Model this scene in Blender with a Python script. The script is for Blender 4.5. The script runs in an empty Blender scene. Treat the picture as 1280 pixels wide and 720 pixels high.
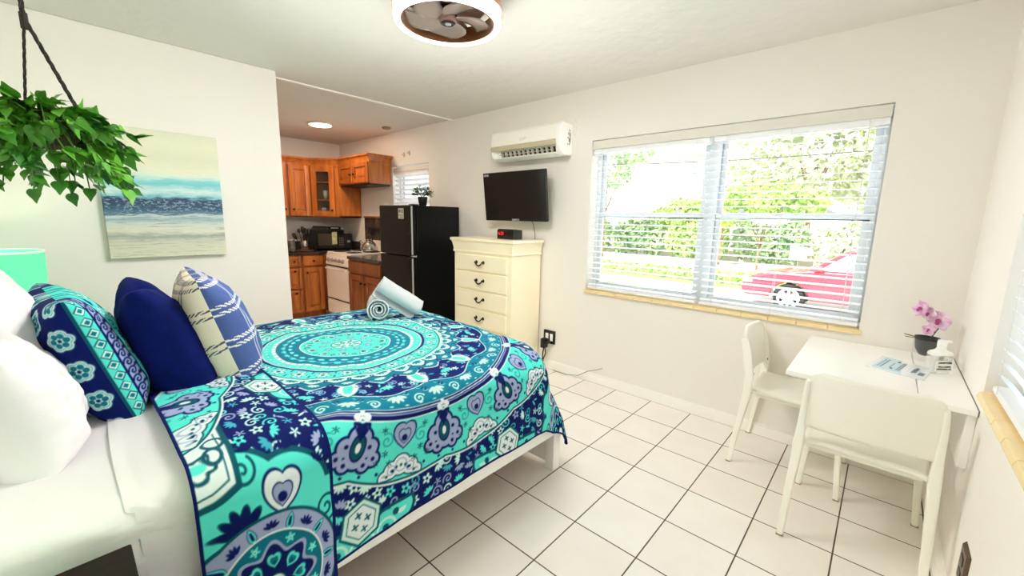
import bpy, bmesh, math, random
import numpy as np
from mathutils import Matrix, Vector, Euler
S = 0.3048            # the room is laid out in feet (one floor tile = 1 ft); everything is scaled to metres
PI = math.pi
scn = bpy.context.scene
COL = scn.collection
rng = np.random.default_rng(7)
random.seed(7)

# ------------------------------------------------------------------ helpers
def lin(c):
    r = []
    for v in c[:3]:
        v = v/255.0
        r.append(v/12.92 if v <= 0.04045 else ((v+0.055)/1.055)**2.4)
    return (r[0], r[1], r[2], 1.0)

MATS = {}
def mat(name, color=(200,200,200), rough=0.5, metal=0.0, bump=None, vary=None, spec=0.5, emit=None, trans=0.0, alpha=1.0, attr=None, sheen=0.0, coat=0.0, sub=0.0):
    """bump=(scale,strength[,stretch])  vary=(scale,color2[,stretch])"""
    if name in MATS: return MATS[name]
    m = bpy.data.materials.new(name); m.use_nodes = True
    nt = m.node_tree; N = nt.nodes; L = nt.links
    b = N['Principled BSDF']
    b.inputs['Base Color'].default_value = lin(color)
    b.inputs['Roughness'].default_value = rough
    b.inputs['Metallic'].default_value = metal
    b.inputs['Specular IOR Level'].default_value = spec
    b.inputs['Transmission Weight'].default_value = trans
    b.inputs['Alpha'].default_value = alpha
    b.inputs['Sheen Weight'].default_value = sheen
    b.inputs['Coat Weight'].default_value = coat
    if emit:
        b.inputs['Emission Color'].default_value = lin(emit[0]); b.inputs['Emission Strength'].default_value = emit[1]
    tc = N.new('ShaderNodeTexCoord')
    def noise(scale, stretch, detail=4):
        mp = N.new('ShaderNodeMapping'); mp.inputs['Scale'].default_value = stretch
        L.new(tc.outputs['Object'], mp.inputs['Vector'])
        n = N.new('ShaderNodeTexNoise'); n.inputs['Scale'].default_value = scale; n.inputs['Detail'].default_value = detail
        L.new(mp.outputs['Vector'], n.inputs['Vector']); return n
    if vary:
        n = noise(vary[0], vary[2] if len(vary) > 2 else (1,1,1))
        r = N.new('ShaderNodeValToRGB'); r.color_ramp.elements[0].position = .35; r.color_ramp.elements[1].position = .68
        r.color_ramp.elements[0].color = lin(color); r.color_ramp.elements[1].color = lin(vary[1])
        L.new(n.outputs['Fac'], r.inputs['Fac']); L.new(r.outputs['Color'], b.inputs['Base Color'])
    if attr:
        a = N.new('ShaderNodeAttribute'); a.attribute_name = attr
        L.new(a.outputs['Color'], b.inputs['Base Color'])
    if bump:
        n = noise(bump[0], bump[2] if len(bump) > 2 else (1,1,1))
        bp = N.new('ShaderNodeBump'); bp.inputs['Strength'].default_value = bump[1]; bp.inputs['Distance'].default_value = 0.01
        L.new(n.outputs['Fac'], bp.inputs['Height']); L.new(bp.outputs['Normal'], b.inputs['Normal'])
    MATS[name] = m
    return m

def rootloc(p):
    v = Vector((0,0,0))
    while p is not None:
        v += p.location; p = p.parent
    return v/S

def tag(o, label=None, cat=None, group=None, kind=None):
    if label: o['label'] = label
    if cat: o['category'] = cat
    if group: o['group'] = group
    if kind: o['kind'] = kind
    return o

def thing(name, label, cat, loc=(0,0,0), group=None):
    o = bpy.data.objects.new(name, None); COL.objects.link(o)
    o.empty_display_size = .05
    o.location = Vector(loc)*S
    return tag(o, label, cat, group)

class MB:
    """collects shapes (in feet) and links them as ONE mesh object"""
    def __init__(s): s.v = []; s.f = []; s.M = Matrix.Identity(4)
    def add(s, vs, fs):
        b = len(s.v); s.v += [s.M @ Vector(p) for p in vs]; s.f += [tuple(b+i for i in f) for f in fs]; return s
    def box(s, x0,x1,y0,y1,z0,z1):
        vs = [(x,y,z) for x in (x0,x1) for y in (y0,y1) for z in (z0,z1)]
        return s.add(vs, [(0,1,3,2),(4,6,7,5),(0,4,5,1),(2,3,7,6),(0,2,6,4),(1,5,7,3)])
    def hexa(s, P):   # 8 corners: bottom 4 (ccw) then top 4
        return s.add(P, [(3,2,1,0),(4,5,6,7),(0,1,5,4),(1,2,6,5),(2,3,7,6),(3,0,4,7)])
    def prism(s, poly, axis, a, b):
        """poly = 2D outline in the two other axes (in order), extruded along axis from a to b"""
        n = len(poly)
        def P(u,w,t):
            return (t,u,w) if axis=='x' else (u,t,w) if axis=='y' else (u,w,t)
        vs = [P(u,w,a) for u,w in poly]+[P(u,w,b) for u,w in poly]
        fs = [tuple(range(n))[::-1], tuple(range(n,2*n))]+[(i,(i+1)%n,n+(i+1)%n,n+i) for i in range(n)]
        return s.add(vs, fs)
    def tube(s, pts, r, n=8, caps=True):
        pts = [Vector(p) for p in pts]; vs=[]; fs=[]
        rs = r if isinstance(r,(list,tuple)) else [r]*len(pts)
        prev=None
        for i,p in enumerate(pts):
            d = (pts[min(i+1,len(pts)-1)]-pts[max(i-1,0)]).normalized()
            if prev is None:
                a = d.orthogonal().normalized()
            else:
                a = (prev - d*prev.dot(d)); a = a.normalized() if a.length>1e-6 else d.orthogonal().normalized()
            prev=a; b = d.cross(a)
            for k in range(n):
                t=2*PI*k/n; vs.append(p+(a*math.cos(t)+b*math.sin(t))*rs[i])
        for i in range(len(pts)-1):
            for k in range(n):
                fs.append((i*n+k,i*n+(k+1)%n,(i+1)*n+(k+1)%n,(i+1)*n+k))
        if caps:
            fs.append(tuple(range(n))[::-1]); fs.append(tuple(range((len(pts)-1)*n,len(pts)*n)))
        return s.add(vs, fs)
    def lathe(s, prof, c=(0,0,0), n=28, axis='z', a0=0, a1=2*PI, closed=False):
        """prof = [(radius, height)...]"""
        vs=[]; fs=[]; full = abs(a1-a0-2*PI)<1e-6; m = n if full else n+1
        if closed and prof[0]!=prof[-1]: prof=list(prof)+[prof[0]]
        for r,h in prof:
            for k in range(m):
                t=a0+(a1-a0)*k/n; x,y=r*math.cos(t),r*math.sin(t)
                q = (x,y,h) if axis=='z' else (h,x,y) if axis=='x' else (y,h,x)
                vs.append((c[0]+q[0],c[1]+q[1],c[2]+q[2]))
        for i in range(len(prof)-1):
            for k in range(n if full else n):
                k2=(k+1)%m
                fs.append((i*m+k,i*m+k2,(i+1)*m+k2,(i+1)*m+k))
        if full and prof[0]!=prof[-1]:
            if prof[0][0]>1e-5: fs.append(tuple(range(m))[::-1])
            if prof[-1][0]>1e-5: fs.append(tuple(range((len(prof)-1)*m,len(prof)*m)))
        return s.add(vs, fs)
    def ball(s, c, r, sc=(1,1,1), n=12):
        prof=[(r*math.sin(PI*i/n),-r*math.cos(PI*i/n)) for i in range(n+1)]
        vs0=len(s.v); s.lathe([(p[0],p[1]) for p in prof],(0,0,0),n*2)
        for i in range(vs0,len(s.v)):
            q=s.v[i]; s.v[i]=Vector((c[0]+q.x*sc[0],c[1]+q.y*sc[1],c[2]+q.z*sc[2]))
        return s
    def grid(s, F, us, vs_):
        vs=[F(u,v) for u in us for v in vs_]; n=len(vs_)
        return s.add(vs,[(i*n+j,(i+1)*n+j,(i+1)*n+j+1,i*n+j+1) for i in range(len(us)-1) for j in range(n-1)])
    def build(s, name, m, parent=None, smooth=False, bevel=0, seg=2, sub=0, solid=0, loc=None):
        org = rootloc(parent) if parent is not None else Vector(loc or (0,0,0))
        me = bpy.data.meshes.new(name)
        me.from_pydata([((v-org)*S) for v in s.v], [], s.f)
        bm = bmesh.new(); bm.from_mesh(me); bmesh.ops.remove_doubles(bm, verts=bm.verts, dist=1e-5)
        bmesh.ops.recalc_face_normals(bm, faces=bm.faces); bm.to_mesh(me); bm.free()
        me.materials.append(m)
        o = bpy.data.objects.new(name, me); COL.objects.link(o); o.parent = parent
        if parent is None: o.location = org*S
        if smooth: me.polygons.foreach_set('use_smooth', [True]*len(me.polygons))
        if solid:
            md=o.modifiers.new('thick','SOLIDIFY'); md.thickness=solid*S; md.offset=0
        if bevel:
            md=o.modifiers.new('bevel','BEVEL'); md.width=bevel*S; md.segments=seg; md.limit_method='ANGLE'; md.angle_limit=math.radians(35)
            md.harden_normals=False
        if sub:
            md=o.modifiers.new('sub','SUBSURF'); md.levels=sub; md.render_levels=sub
        if bevel and not smooth:
            me.polygons.foreach_set('use_smooth', [True]*len(me.polygons))
            md=o.modifiers.new('wn','WEIGHTED_NORMAL'); md.keep_sharp=False
        return o

def text_geo(txt, size):
    c = bpy.data.curves.new('tmp_text','FONT'); c.body = txt; c.size = size; c.align_x='CENTER'; c.align_y='CENTER'; c.extrude=.004
    o = bpy.data.objects.new('tmp_text', c); COL.objects.link(o)
    dg = bpy.context.evaluated_depsgraph_get(); dg.update()
    me = bpy.data.meshes.new_from_object(o.evaluated_get(dg))
    vs=[tuple(v.co) for v in me.vertices]; fs=[tuple(p.vertices) for p in me.polygons]
    bpy.data.objects.remove(o); bpy.data.curves.remove(c); bpy.data.meshes.remove(me)
    return vs,fs
def frame_matrix(o, xdir, ydir):
    x=Vector(xdir).normalized(); y=Vector(ydir); y=(y-x*y.dot(x)).normalized(); z=x.cross(y)
    return Matrix(((x.x,y.x,z.x,o[0]),(x.y,y.y,z.y,o[1]),(x.z,y.z,z.z,o[2]),(0,0,0,1)))

def grid_obj(name, P, mt, parent=None, col=None, loc=(0,0,0), closed=False):
    """dense smooth sheet from an (n,m,3) array of points in feet, with optional per-vertex colours (sRGB 0-255)"""
    n,m,_=P.shape
    me=bpy.data.meshes.new(name)
    org = rootloc(parent) if parent is not None else Vector(loc)
    co=((P.reshape(-1,3)-np.array(org))*S).astype(np.float32)
    me.vertices.add(n*m); me.vertices.foreach_set('co',co.ravel())
    idx=np.arange(n*m).reshape(n,m)
    q=np.stack([idx[:-1,:-1],idx[1:,:-1],idx[1:,1:],idx[:-1,1:]],-1).reshape(-1,4)
    me.loops.add(q.size); me.loops.foreach_set('vertex_index',q.ravel().astype(np.int32))
    me.polygons.add(len(q)); me.polygons.foreach_set('loop_start',(np.arange(len(q))*4).astype(np.int32))
    me.update(calc_edges=True)
    me.polygons.foreach_set('use_smooth',np.ones(len(q),dtype=bool))
    if col is not None:
        c=np.clip(col.reshape(-1,3)/255.,0,1)
        c=np.where(c<=.04045,c/12.92,((c+.055)/1.055)**2.4)
        a=me.color_attributes.new('Col','FLOAT_COLOR','POINT')
        a.data.foreach_set('color',np.c_[c,np.ones(len(c))].astype(np.float32).ravel())
    me.materials.append(mt); me.update()
    o=bpy.data.objects.new(name,me); COL.objects.link(o); o.parent=parent
    if parent is None: o.location=org*S
    return o

def wav(X,Y,Z=0,f=1.0,seed=0,n=9):
    r=np.random.default_rng(seed); out=0
    for i in range(n):
        d=r.normal(size=3); d/=np.linalg.norm(d); ff=f*(.6+1.8*r.random())
        out=out+np.sin(2*PI*ff*(d[0]*X+d[1]*Y+d[2]*Z)+r.random()*6.28)/math.sqrt(ff/f)
    return out/math.sqrt(n)

def copy_thing(root, loc=None, rotz=None, label=None, group=None):
    r=root.copy(); COL.objects.link(r)
    if loc is not None: r.location=Vector(loc)*S
    if rotz is not None: r.rotation_euler=(0,0,rotz)
    if label: r['label']=label
    if group: r['group']=group
    for ch in list(root.children):
        c=ch.copy(); COL.objects.link(c); c.parent=r
        for g in ch.children:
            d=g.copy(); COL.objects.link(d); d.parent=c
    return r

def struct(mb, name, m, **k):
    return tag(mb.build(name, m, **k), kind='structure')

# ------------------------------------------------------------------ materials
wall_m   = mat('wall_paint',(236,232,225),.75,bump=(14,.12))
wallk_m  = mat('kitchen_wall_paint',(232,224,214),.75,bump=(14,.12))
ceil_m   = mat('ceiling_paint',(224,221,214),.85,bump=(9,.5))
trim_m   = mat('trim_paint',(250,248,242),.45)
white_gl = mat('white_lacquer',(250,249,246),.3)
plastic_w= mat('white_plastic',(250,248,238),.32,spec=.45)
cream_m  = mat('cream_furniture',(252,242,212),.35)
black_gl = mat('black_gloss',(10,11,11),.22)
black_m  = mat('black_matte',(20,20,20),.55)
fridge_m = mat('fridge_black',(9,10,9),.32,spec=.25,bump=(160,.05))
wood_m   = mat('cabinet_wood',(186,108,40),.38,vary=(3.0,(148,78,24),(6,6,.8)),coat=.15)
woodd_m  = mat('cabinet_wood_dark',(156,84,29),.42,vary=(3.0,(120,60,18),(6,6,.8)))
dark_wood= mat('nightstand_wood',(34,29,23),.7,spec=.1,vary=(4,(26,22,18),(1,8,8)))
granite_m= mat('black_granite',(18,16,17),.16,vary=(120,(64,58,56)))
steel_m  = mat('brushed_steel',(190,188,184),.25,metal=1)
silver_m = mat('silver_strip',(200,202,200),.35,metal=.7)
bronze_m = mat('dark_bronze',(32,27,24),.35,metal=.8)
sheet_m  = mat('white_cotton',(238,234,237),.85,spec=.2,bump=(9,.45))
towel_m  = mat('towel_terry',(228,232,236),.95,spec=.1,bump=(220,.8))
cloth_a  = mat('printed_cotton',rough=.85,attr='Col',bump=(17,.35),spec=.12)
knit_a   = mat('woven_cotton',rough=.9,attr='Col',spec=.12,bump=(260,.25))
range_m  = mat('range_enamel',(250,240,228),.25)
sill_m   = mat('sill_tile_yellow',(238,214,164),.25,vary=(5,(230,204,150)))
glass_m  = mat('clear_plastic',(245,250,250),.05,trans=1.0)
leaf_m   = mat('pothos_leaf',(38,110,22),.42,vary=(9,(92,160,40)))
coir_m   = mat('coir_basket',(74,72,30),.95,bump=(60,1.0),vary=(40,(48,44,18)))
rope_m   = mat('dark_rope',(44,32,28),.9,bump=(120,.8))

def pane_material():
    m=bpy.data.materials.new('window_glass'); m.use_nodes=True; nt=m.node_tree; N=nt.nodes; L=nt.links
    for n in list(N): N.remove(n)
    out=N.new('ShaderNodeOutputMaterial'); mix=N.new('ShaderNodeMixShader'); t=N.new('ShaderNodeBsdfTransparent'); g=N.new('ShaderNodeBsdfGlossy')
    g.inputs['Roughness'].default_value=.02; t.inputs['Color'].default_value=(.95,.97,.97,1); mix.inputs['Fac'].default_value=.06
    L.new(t.outputs[0],mix.inputs[1]); L.new(g.outputs[0],mix.inputs[2]); L.new(mix.outputs[0],out.inputs['Surface']); return m
pane_m=pane_material()
def shell_material(name,col,k):
    m=bpy.data.materials.new(name); m.use_nodes=True; nt=m.node_tree; N=nt.nodes; L=nt.links
    for n in list(N): N.remove(n)
    out=N.new('ShaderNodeOutputMaterial'); mix=N.new('ShaderNodeMixShader'); t=N.new('ShaderNodeBsdfTransparent'); g=N.new('ShaderNodeBsdfPrincipled')
    g.inputs['Roughness'].default_value=.08; g.inputs['Base Color'].default_value=lin(col); mix.inputs['Fac'].default_value=k
    L.new(t.outputs[0],mix.inputs[1]); L.new(g.outputs[0],mix.inputs[2]); L.new(mix.outputs[0],out.inputs['Surface']); return m
clear_m=shell_material('clear_shell',(232,238,236),.3); vase_m=shell_material('vase_glass',(236,240,238),.05)

def tile_material():
    m=mat('floor_tile',(243,240,234),.24,spec=.5)
    nt=m.node_tree; N=nt.nodes; L=nt.links; b=N['Principled BSDF']
    tc=N.new('ShaderNodeTexCoord'); mp=N.new('ShaderNodeMapping'); mp.inputs['Scale'].default_value=(1/S,1/S,1/S)
    L.new(tc.outputs['Object'],mp.inputs['Vector'])
    sx=N.new('ShaderNodeSeparateXYZ'); L.new(mp.outputs['Vector'],sx.inputs[0])
    def edge(o):
        f=N.new('ShaderNodeMath'); f.operation='FRACT'; L.new(o,f.inputs[0])
        a=N.new('ShaderNodeMath'); a.operation='SUBTRACT'; L.new(f.outputs[0],a.inputs[0]); a.inputs[1].default_value=.5
        c=N.new('ShaderNodeMath'); c.operation='ABSOLUTE'; L.new(a.outputs[0],c.inputs[0]); return c.outputs[0]
    mx=N.new('ShaderNodeMath'); mx.operation='MAXIMUM'; L.new(edge(sx.outputs[0]),mx.inputs[0]); L.new(edge(sx.outputs[1]),mx.inputs[1])
    rp=N.new('ShaderNodeMapRange'); rp.inputs[1].default_value=.4885; rp.inputs[2].default_value=.4925; L.new(mx.outputs[0],rp.inputs[0])
    # per tile tint
    fl=N.new('ShaderNodeVectorMath'); fl.operation='FLOOR'; L.new(mp.outputs['Vector'],fl.inputs[0])
    wn=N.new('ShaderNodeTexWhiteNoise'); wn.noise_dimensions='3D'; L.new(fl.outputs[0],wn.inputs['Vector'])
    nz=N.new('ShaderNodeTexNoise'); nz.inputs['Scale'].default_value=1.6; nz.inputs['Detail'].default_value=6; L.new(mp.outputs['Vector'],nz.inputs['Vector'])
    ad=N.new('ShaderNodeMath'); ad.operation='MULTIPLY_ADD'; L.new(wn.outputs['Value'],ad.inputs[0]); ad.inputs[1].default_value=.35; L.new(nz.outputs['Fac'],ad.inputs[2])
    cr=N.new('ShaderNodeValToRGB'); cr.color_ramp.elements[0].position=.3; cr.color_ramp.elements[1].position=1.0
    cr.color_ramp.elements[0].color=lin((246,243,238)); cr.color_ramp.elements[1].color=lin((238,232,224)); L.new(ad.outputs[0],cr.inputs['Fac'])
    mi=N.new('ShaderNodeMix'); mi.data_type='RGBA'; L.new(rp.outputs[0],mi.inputs[0]); L.new(cr.outputs['Color'],mi.inputs[6]); mi.inputs[7].default_value=lin((74,56,44))
    L.new(mi.outputs[2],b.inputs['Base Color'])
    rr=N.new('ShaderNodeMapRange'); rr.inputs[3].default_value=.22; rr.inputs[4].default_value=.8; L.new(rp.outputs[0],rr.inputs[0]); L.new(rr.outputs[0],b.inputs['Roughness'])
    bp=N.new('ShaderNodeBump'); bp.inputs['Strength'].default_value=.35; bp.inputs['Distance'].default_value=.004; bp.invert=True
    L.new(rp.outputs[0],bp.inputs['Height']); L.new(bp.outputs['Normal'],b.inputs['Normal'])
    return m
tile_m=tile_material()

# ------------------------------------------------------------------ room shell
XH=-11.35; YR=-4.10; YK=17.7; CZ=8.03
struct(MB().box(XH-.4,.6,YR-.5,YK+.5,-.3,0),'floor',tile_m)
struct(MB().box(XH-.4,.6,YR-.5,YK+.5,CZ,CZ+.4),'ceiling',ceil_m)
def wall_with_holes(axis, t0, t1, a0, a1, holes):
    """wall slab between t0..t1 on the axis; a0..a1 along; holes = [(h0,h1,z0,z1)]"""
    mb=MB()
    def bx(p,q,z0,z1):
        if axis=='x': mb.box(t0,t1,p,q,z0,z1)
        else: mb.box(p,q,t0,t1,z0,z1)
    cur=a0
    for h0,h1,z0,z1 in sorted(holes):
        bx(cur,h0,0,CZ); bx(h0,h1,0,z0); bx(h0,h1,z1,CZ); cur=h1
    bx(cur,a1,0,CZ); return mb
W1=(-2.83,3.16,2.64,6.69); W3=(10.42,12.95,3.7,6.66); W2=(-8.6,-2.64,2.64,6.69)
struct(wall_with_holes('x',.05,.6,YR-.5,YK+.5,[W1,W3]),'wall_window',wall_m)
struct(wall_with_holes('y',YR-.5,YR,XH-.4,.05,[W2]),'wall_right',wall_m)
struct(MB().box(XH-.4,XH,YR,YK+.5,0,CZ),'wall_head',wall_m)
struct(MB().box(XH,-5.86,8.53,9.08,0,CZ),'wall_left',wall_m,bevel=.02)
struct(MB().box(XH,.05,YK,YK+.5,0,CZ),'wall_kitchen',wallk_m)
struct(MB().box(-5.86,.05,9.0,9.11,CZ-.03,CZ),'trim_1',trim_m)
struct(MB().prism([(0,0),(.05,0),(.05,.27),(.035,.27),(0,.22)],'y',YR,8.4),'baseboard_window',trim_m)
struct(MB().prism([(YR,0),(YR+.07,0),(YR+.07,.22),(YR+.03,.27),(YR,.27)],'x',XH,0),'baseboard_right',trim_m)

# ---- windows (aluminium single-hung sashes)
alu_m=mat('window_aluminium',(226,232,238),.4,metal=.1)
def window(name, axis, a0,a1,z0,z1, off, mull, sill=True, out=1):
    """frame/sash/pane at distance off inside the opening. axis x: wall normal +x"""
    w=thing(name,None,None,(0,0,0)); w['kind']='structure'
    def bx(mb,p,q,za,zb,d0,d1):
        d0*=out; d1*=out
        if axis=='x': mb.box(off+min(d0,d1),off+max(d0,d1),p,q,za,zb)
        else: mb.box(p,q,off+min(d0,d1),off+max(d0,d1),za,zb)
    fr=MB()
    bx(fr,a0,a1,z0,z0+.1,0,.16); bx(fr,a0,a1,z1-.1,z1,0,.16)
    bx(fr,a0,a0+.1,z0+.1,z1-.1,0,.16); bx(fr,a1-.1,a1,z0+.1,z1-.1,0,.16)
    if mull is not None: bx(fr,mull-.13,mull+.13,z0+.1,z1-.1,-.02,.16)
    fr.build('window_frame',alu_m,w,bevel=.012)
    spans=[(a0+.1,a1-.1)] if mull is None else [(a0+.1,mull-.13),(mull+.13,a1-.1)]
    zm=(z0+z1)/2+.08
    for p,q in spans:
        for za,zb,d in ((z0+.1,zm+.06,.03),(zm-.06,z1-.1,.09)):
            sa=MB()
            bx(sa,p,q,za,za+.12,d,d+.05); bx(sa,p,q,zb-.12,zb,d,d+.05); bx(sa,p,p+.12,za+.12,zb-.12,d,d+.05); bx(sa,q-.12,q,za+.12,zb-.12,d,d+.05)
            so=sa.build('sash',alu_m,w,bevel=.01)
            g=MB(); bx(g,p+.12,q-.12,za+.12,zb-.12,d+.02,d+.025); g.build('pane',pane_m,so)
        for t in (.22,.8):
            c=p+(q-p)*t; l=MB(); bx(l,c-.08,c+.08,zm+.06,zm+.1,-.01,.05); bx(l,c-.02,c+.06,zm+.1,zm+.15,.0,.03); l.build('sash_lock',alu_m,w,bevel=.008)
    return w
w1=window('window_1','x',W1[0],W1[1],W1[2],W1[3],.40,.13)
w2=window('window_2','y',W2[0],W2[1],W2[2],W2[3],YR-.28,-5.6,out=-1)
w3=window('window_3','x',W3[0],W3[1],W3[2],W3[3],.40,None)
# tiled sills
def sill(par, axis, a0,a1, z1, f0,f1, n, bites):
    mb=MB(); st=(a1-a0)/n
    for i in range(n):
        p,q=a0+i*st+.006,a0+(i+1)*st-.006
        if axis=='x': mb.prism([(f0,z1-.065),(f0+.02,z1-.0),(f0+.05,z1+.012),(f1,z1+.012),(f1,z1-.02),(f0+.06,z1-.02),(f0+.06,z1-.065)],'y',p,q)
        else: mb.prism([(f0,z1-.065),(f0-.02,z1-.0),(f0-.05,z1+.012),(f1,z1+.012),(f1,z1-.02),(f0-.06,z1-.02),(f0-.06,z1-.065)],'x',p,q)
    mb.build('window_sill',sill_m,par,bevel=.006)
sill(w1,'x',W1[0]-.04,W1[1]+.04,W1[2],-.02,.44,12,0)
sill(w2,'y',W2[0]-.04,W2[1]+.04,W2[2],YR+.05,YR-.3,12,0)
# ------------------------------------------------------------------ blinds
slat_m=mat('blind_slat',(250,252,255),.4)
val_m=mat('blind_valance',(222,218,208),.45)
cord_m=mat('blind_cord',(226,226,222),.8)
def blind(label, axis, a0,a1, z0,z1, c, tilt, pitch=.152, inner=-1, closed=False, wand=None):
    t=thing('window_blind',label,'blind',((c,(a0+a1)/2,z0) if axis=='x' else ((a0+a1)/2,c,z0)))
    n=int((z1-z0-.12)/pitch); mb=MB(); w=.082
    def P(a,d,z): return (c+d,a,z) if axis=='x' else (a,c+d,z)
    for i in range(n):
        zc=z1-.06-i*pitch-pitch*.5
        if zc<z0+.12: break
        pr=[]
        for k in range(5):
            u=-1+k*.5; d=u*w*math.cos(tilt); zz=zc+(u*w*math.sin(tilt))+.010*(1-u*u)
            pr.append((d,zz))
        vs=[];fs=[]
        for a in (a0+.02,a1-.02):
            for d,z in pr: vs.append(P(a,d,z))
            for d,z in pr: vs.append(P(a,d,z-.009))
        for k in range(4):
            fs+=[(k,k+1,11+k,10+k),(5+k,15+k,16+k,6+k)]
        fs+=[(0,10,15,5),(4,9,19,14),(0,5,6,1),(1,6,7,2),(2,7,8,3),(3,8,9,4),(10,11,16,15),(11,12,17,16),(12,13,18,17),(13,14,19,18)]
        mb.add(vs,fs)
    o=mb.build('slats',slat_m,t)
    br=MB(); 
    if axis=='x': br.box(c-.085,c+.085,a0+.01,a1-.01,z0+.02,z0+.1)
    else: br.box(a0+.01,a1-.01,c-.085,c+.085,z0+.02,z0+.1)
    br.build('bottom_rail',slat_m,t,bevel=.02)
    hr=MB()
    if axis=='x': hr.box(c-.06,c+.1,a0+.01,a1-.01,z1-.1,z1+.12)
    else: hr.box(a0+.01,a1-.01,c-.08,c+.08,z1-.1,z1+.12)
    hr.build('head_rail',slat_m,t,bevel=.01)
    ld=MB(); k=3 if a1-a0<3.3 else 4
    for i in range(k):
        a=a0+.28+(a1-a0-.56)*i/(k-1)
        for d in (-.088,.088): ld.tube([P(a,d,z0+.06),P(a,d,z1)],.0045,5)
    ld.build('ladder_cord',cord_m,t)
    if wand is not None:
        cd=MB(); cd.tube([P(wand,-.12*1 if axis=='x' else .12,z1),P(wand,-.12 if axis=='x' else .12,wandz)],.007,6)
        cd.lathe([(.012,0),(.03,.02),(.03,.08),(.012,.12)],P(wand,-.12 if axis=='x' else .12,wandz-.1),10); cd.build('pull_cord',cord_m,t)
    return t
wandz=4.0
blind('open white slatted blind on the window part nearest the air conditioner','x',.16,3.14,W1[2]+.03,6.45,.17,math.radians(6))
blind('open white slatted blind in front of the red car, above the white table','x',-2.81,.10,W1[2]+.03,6.45,.17,math.radians(6))
t=thing('blind_valance','pale valance board across the top of the large window blinds','valance',(.08,.16,6.46))
v=MB(); v.prism([(.05,6.46),(.085,6.46),(.085,6.665),(.06,6.672),(.05,6.66)],'y',-2.81,3.14); v.build('board',val_m,t,bevel=.008)
MB().box(.085,.25,-2.81,-2.79,6.46,6.66).build('side_return',val_m,t); MB().box(.085,.25,3.12,3.14,6.46,6.66).build('side_return',val_m,t)
wandz=5.0
blind('white slatted blind on the window of the wall beside the table','y',W2[0]+.02,W2[1]-.03,W2[2]+.03,6.5,YR-.14,math.radians(38),wand=-3.35)
wandz=5.6
blind('closed white slatted blind on the small kitchen window behind the fridge','x',W3[0]+.02,W3[1]-.02,W3[2]+.03,6.42,.16,math.radians(-34),pitch=.19,wand=10.6)
t=thing('blind_valance','short white valance above the small kitchen window blind','valance',(.07,11.7,6.44))
v=MB(); v.box(.055,.1,W3[0]+.02,W3[1]-.02,6.43,6.60); v.build('board',val_m,t,bevel=.008)

# ------------------------------------------------------------------ bed
BX0,BX1,BY0,BY1=-11.1,-4.0,1.02,6.2
t=thing('bed','white painted bed frame under the patterned comforter','bed',(-7.5,3.6,0))
for y in (BY0,BY1-.1):
    MB().box(BX0+.1,BX1-.18,y,y+.1,.72,1.12).build('side_rail',white_gl,t,bevel=.012)
MB().box(BX1-.16,BX1-.04,BY0+.19,BY1-.19,.10,1.12).build('footboard',white_gl,t,bevel=.012)
MB().box(BX0,BX0+.12,BY0+.19,BY1-.19,.5,3.6).build('headboard',white_gl,t,bevel=.02)
for x0,x1 in ((BX1-.2,BX1),(BX0-.02,BX0+.18)):
    for y0 in (BY0,BY1-.19):
        MB().box(x0,x1,y0,y0+.19,0,1.12 if x0>-6 else 3.7).build('leg',white_gl,t,bevel=.012)
MB().box(BX0+.15,BX1-.2,BY0+.12,BY1-.12,.86,.94).build('slat_base',woodd_m,t)
# mattress with fitted sheet: rounded block
def rounded_block(x0,x1,y0,y1,z0,z1,r,n=10,seed=1,amp=.012):
    """returns grid (ring x height) points of a softly rounded block"""
    ring=[]; m=16
    cs=[(x1-r,y0+r,-PI/2),(x1-r,y1-r,0),(x0+r,y1-r,PI/2),(x0+r,y0+r,PI)]
    base=[]
    for cx,cy,a in cs:
        for k in range(m+1):
            t_=a+PI/2*k/m; base.append((cx,cy,math.cos(t_),math.sin(t_)))
    # refine straight stretches
    B=[]
    for i in range(len(base)):
        p=base[i];q=base[(i+1)%len(base)]
        B.append(p)
        d=math.hypot(p[0]-q[0],p[1]-q[1])
        if d>.5:
            k=int(d/.12)
            for j in range(1,k): B.append((p[0]+(q[0]-p[0])*j/k,p[1]+(q[1]-p[1])*j/k,p[2],p[3]))
    B.append(B[0])
    B=np.array(B)
    e=.22
    prof=[(-.9*r,z0)]
    for k in range(9):
        a=-PI/2+PI/2*k/8; prof.append((-e+e*math.cos(a),z0+e+e*math.sin(a)))
    for k in range(14): prof.append((0,z0+e+(z1-z0-2*e)*(k+1)/15))
    for k in range(9):
        a=PI/2*k/8; prof.append((-e+e*math.cos(a),z1-e+e*math.sin(a)))
    for k in range(1,30): prof.append((-e-(max(x1-x0,y1-y0))*.5*k/29,z1))
    cx,cy=(x0+x1)/2,(y0+y1)/2
    P=np.zeros((len(B),len(prof),3))
    for j,(o_,z) in enumerate(prof):
        px=B[:,0]+B[:,2]*(r+o_) if o_>-e-1e-6 else None
        if px is not None:
            P[:,j,0]=B[:,0]+B[:,2]*(r+o_); P[:,j,1]=B[:,1]+B[:,3]*(r+o_)
        else:
            f=1-(-e-o_)/((max(x1-x0,y1-y0))*.5)
            ex=B[:,0]+B[:,2]*(r-e); ey=B[:,1]+B[:,3]*(r-e)
            P[:,j,0]=cx+(ex-cx)*f; P[:,j,1]=cy+(ey-cy)*f
        P[:,j,2]=z
    return P
P=rounded_block(-10.95,-4.5,1.12,6.1,1.0,2.32,.55)
X,Y,Z=P[...,0],P[...,1],P[...,2]
side=np.clip((2.32-Z)/.5,0,1)
P[...,1]+=.012*wav(X,Y,Z*.4,.8,3)*side
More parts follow.
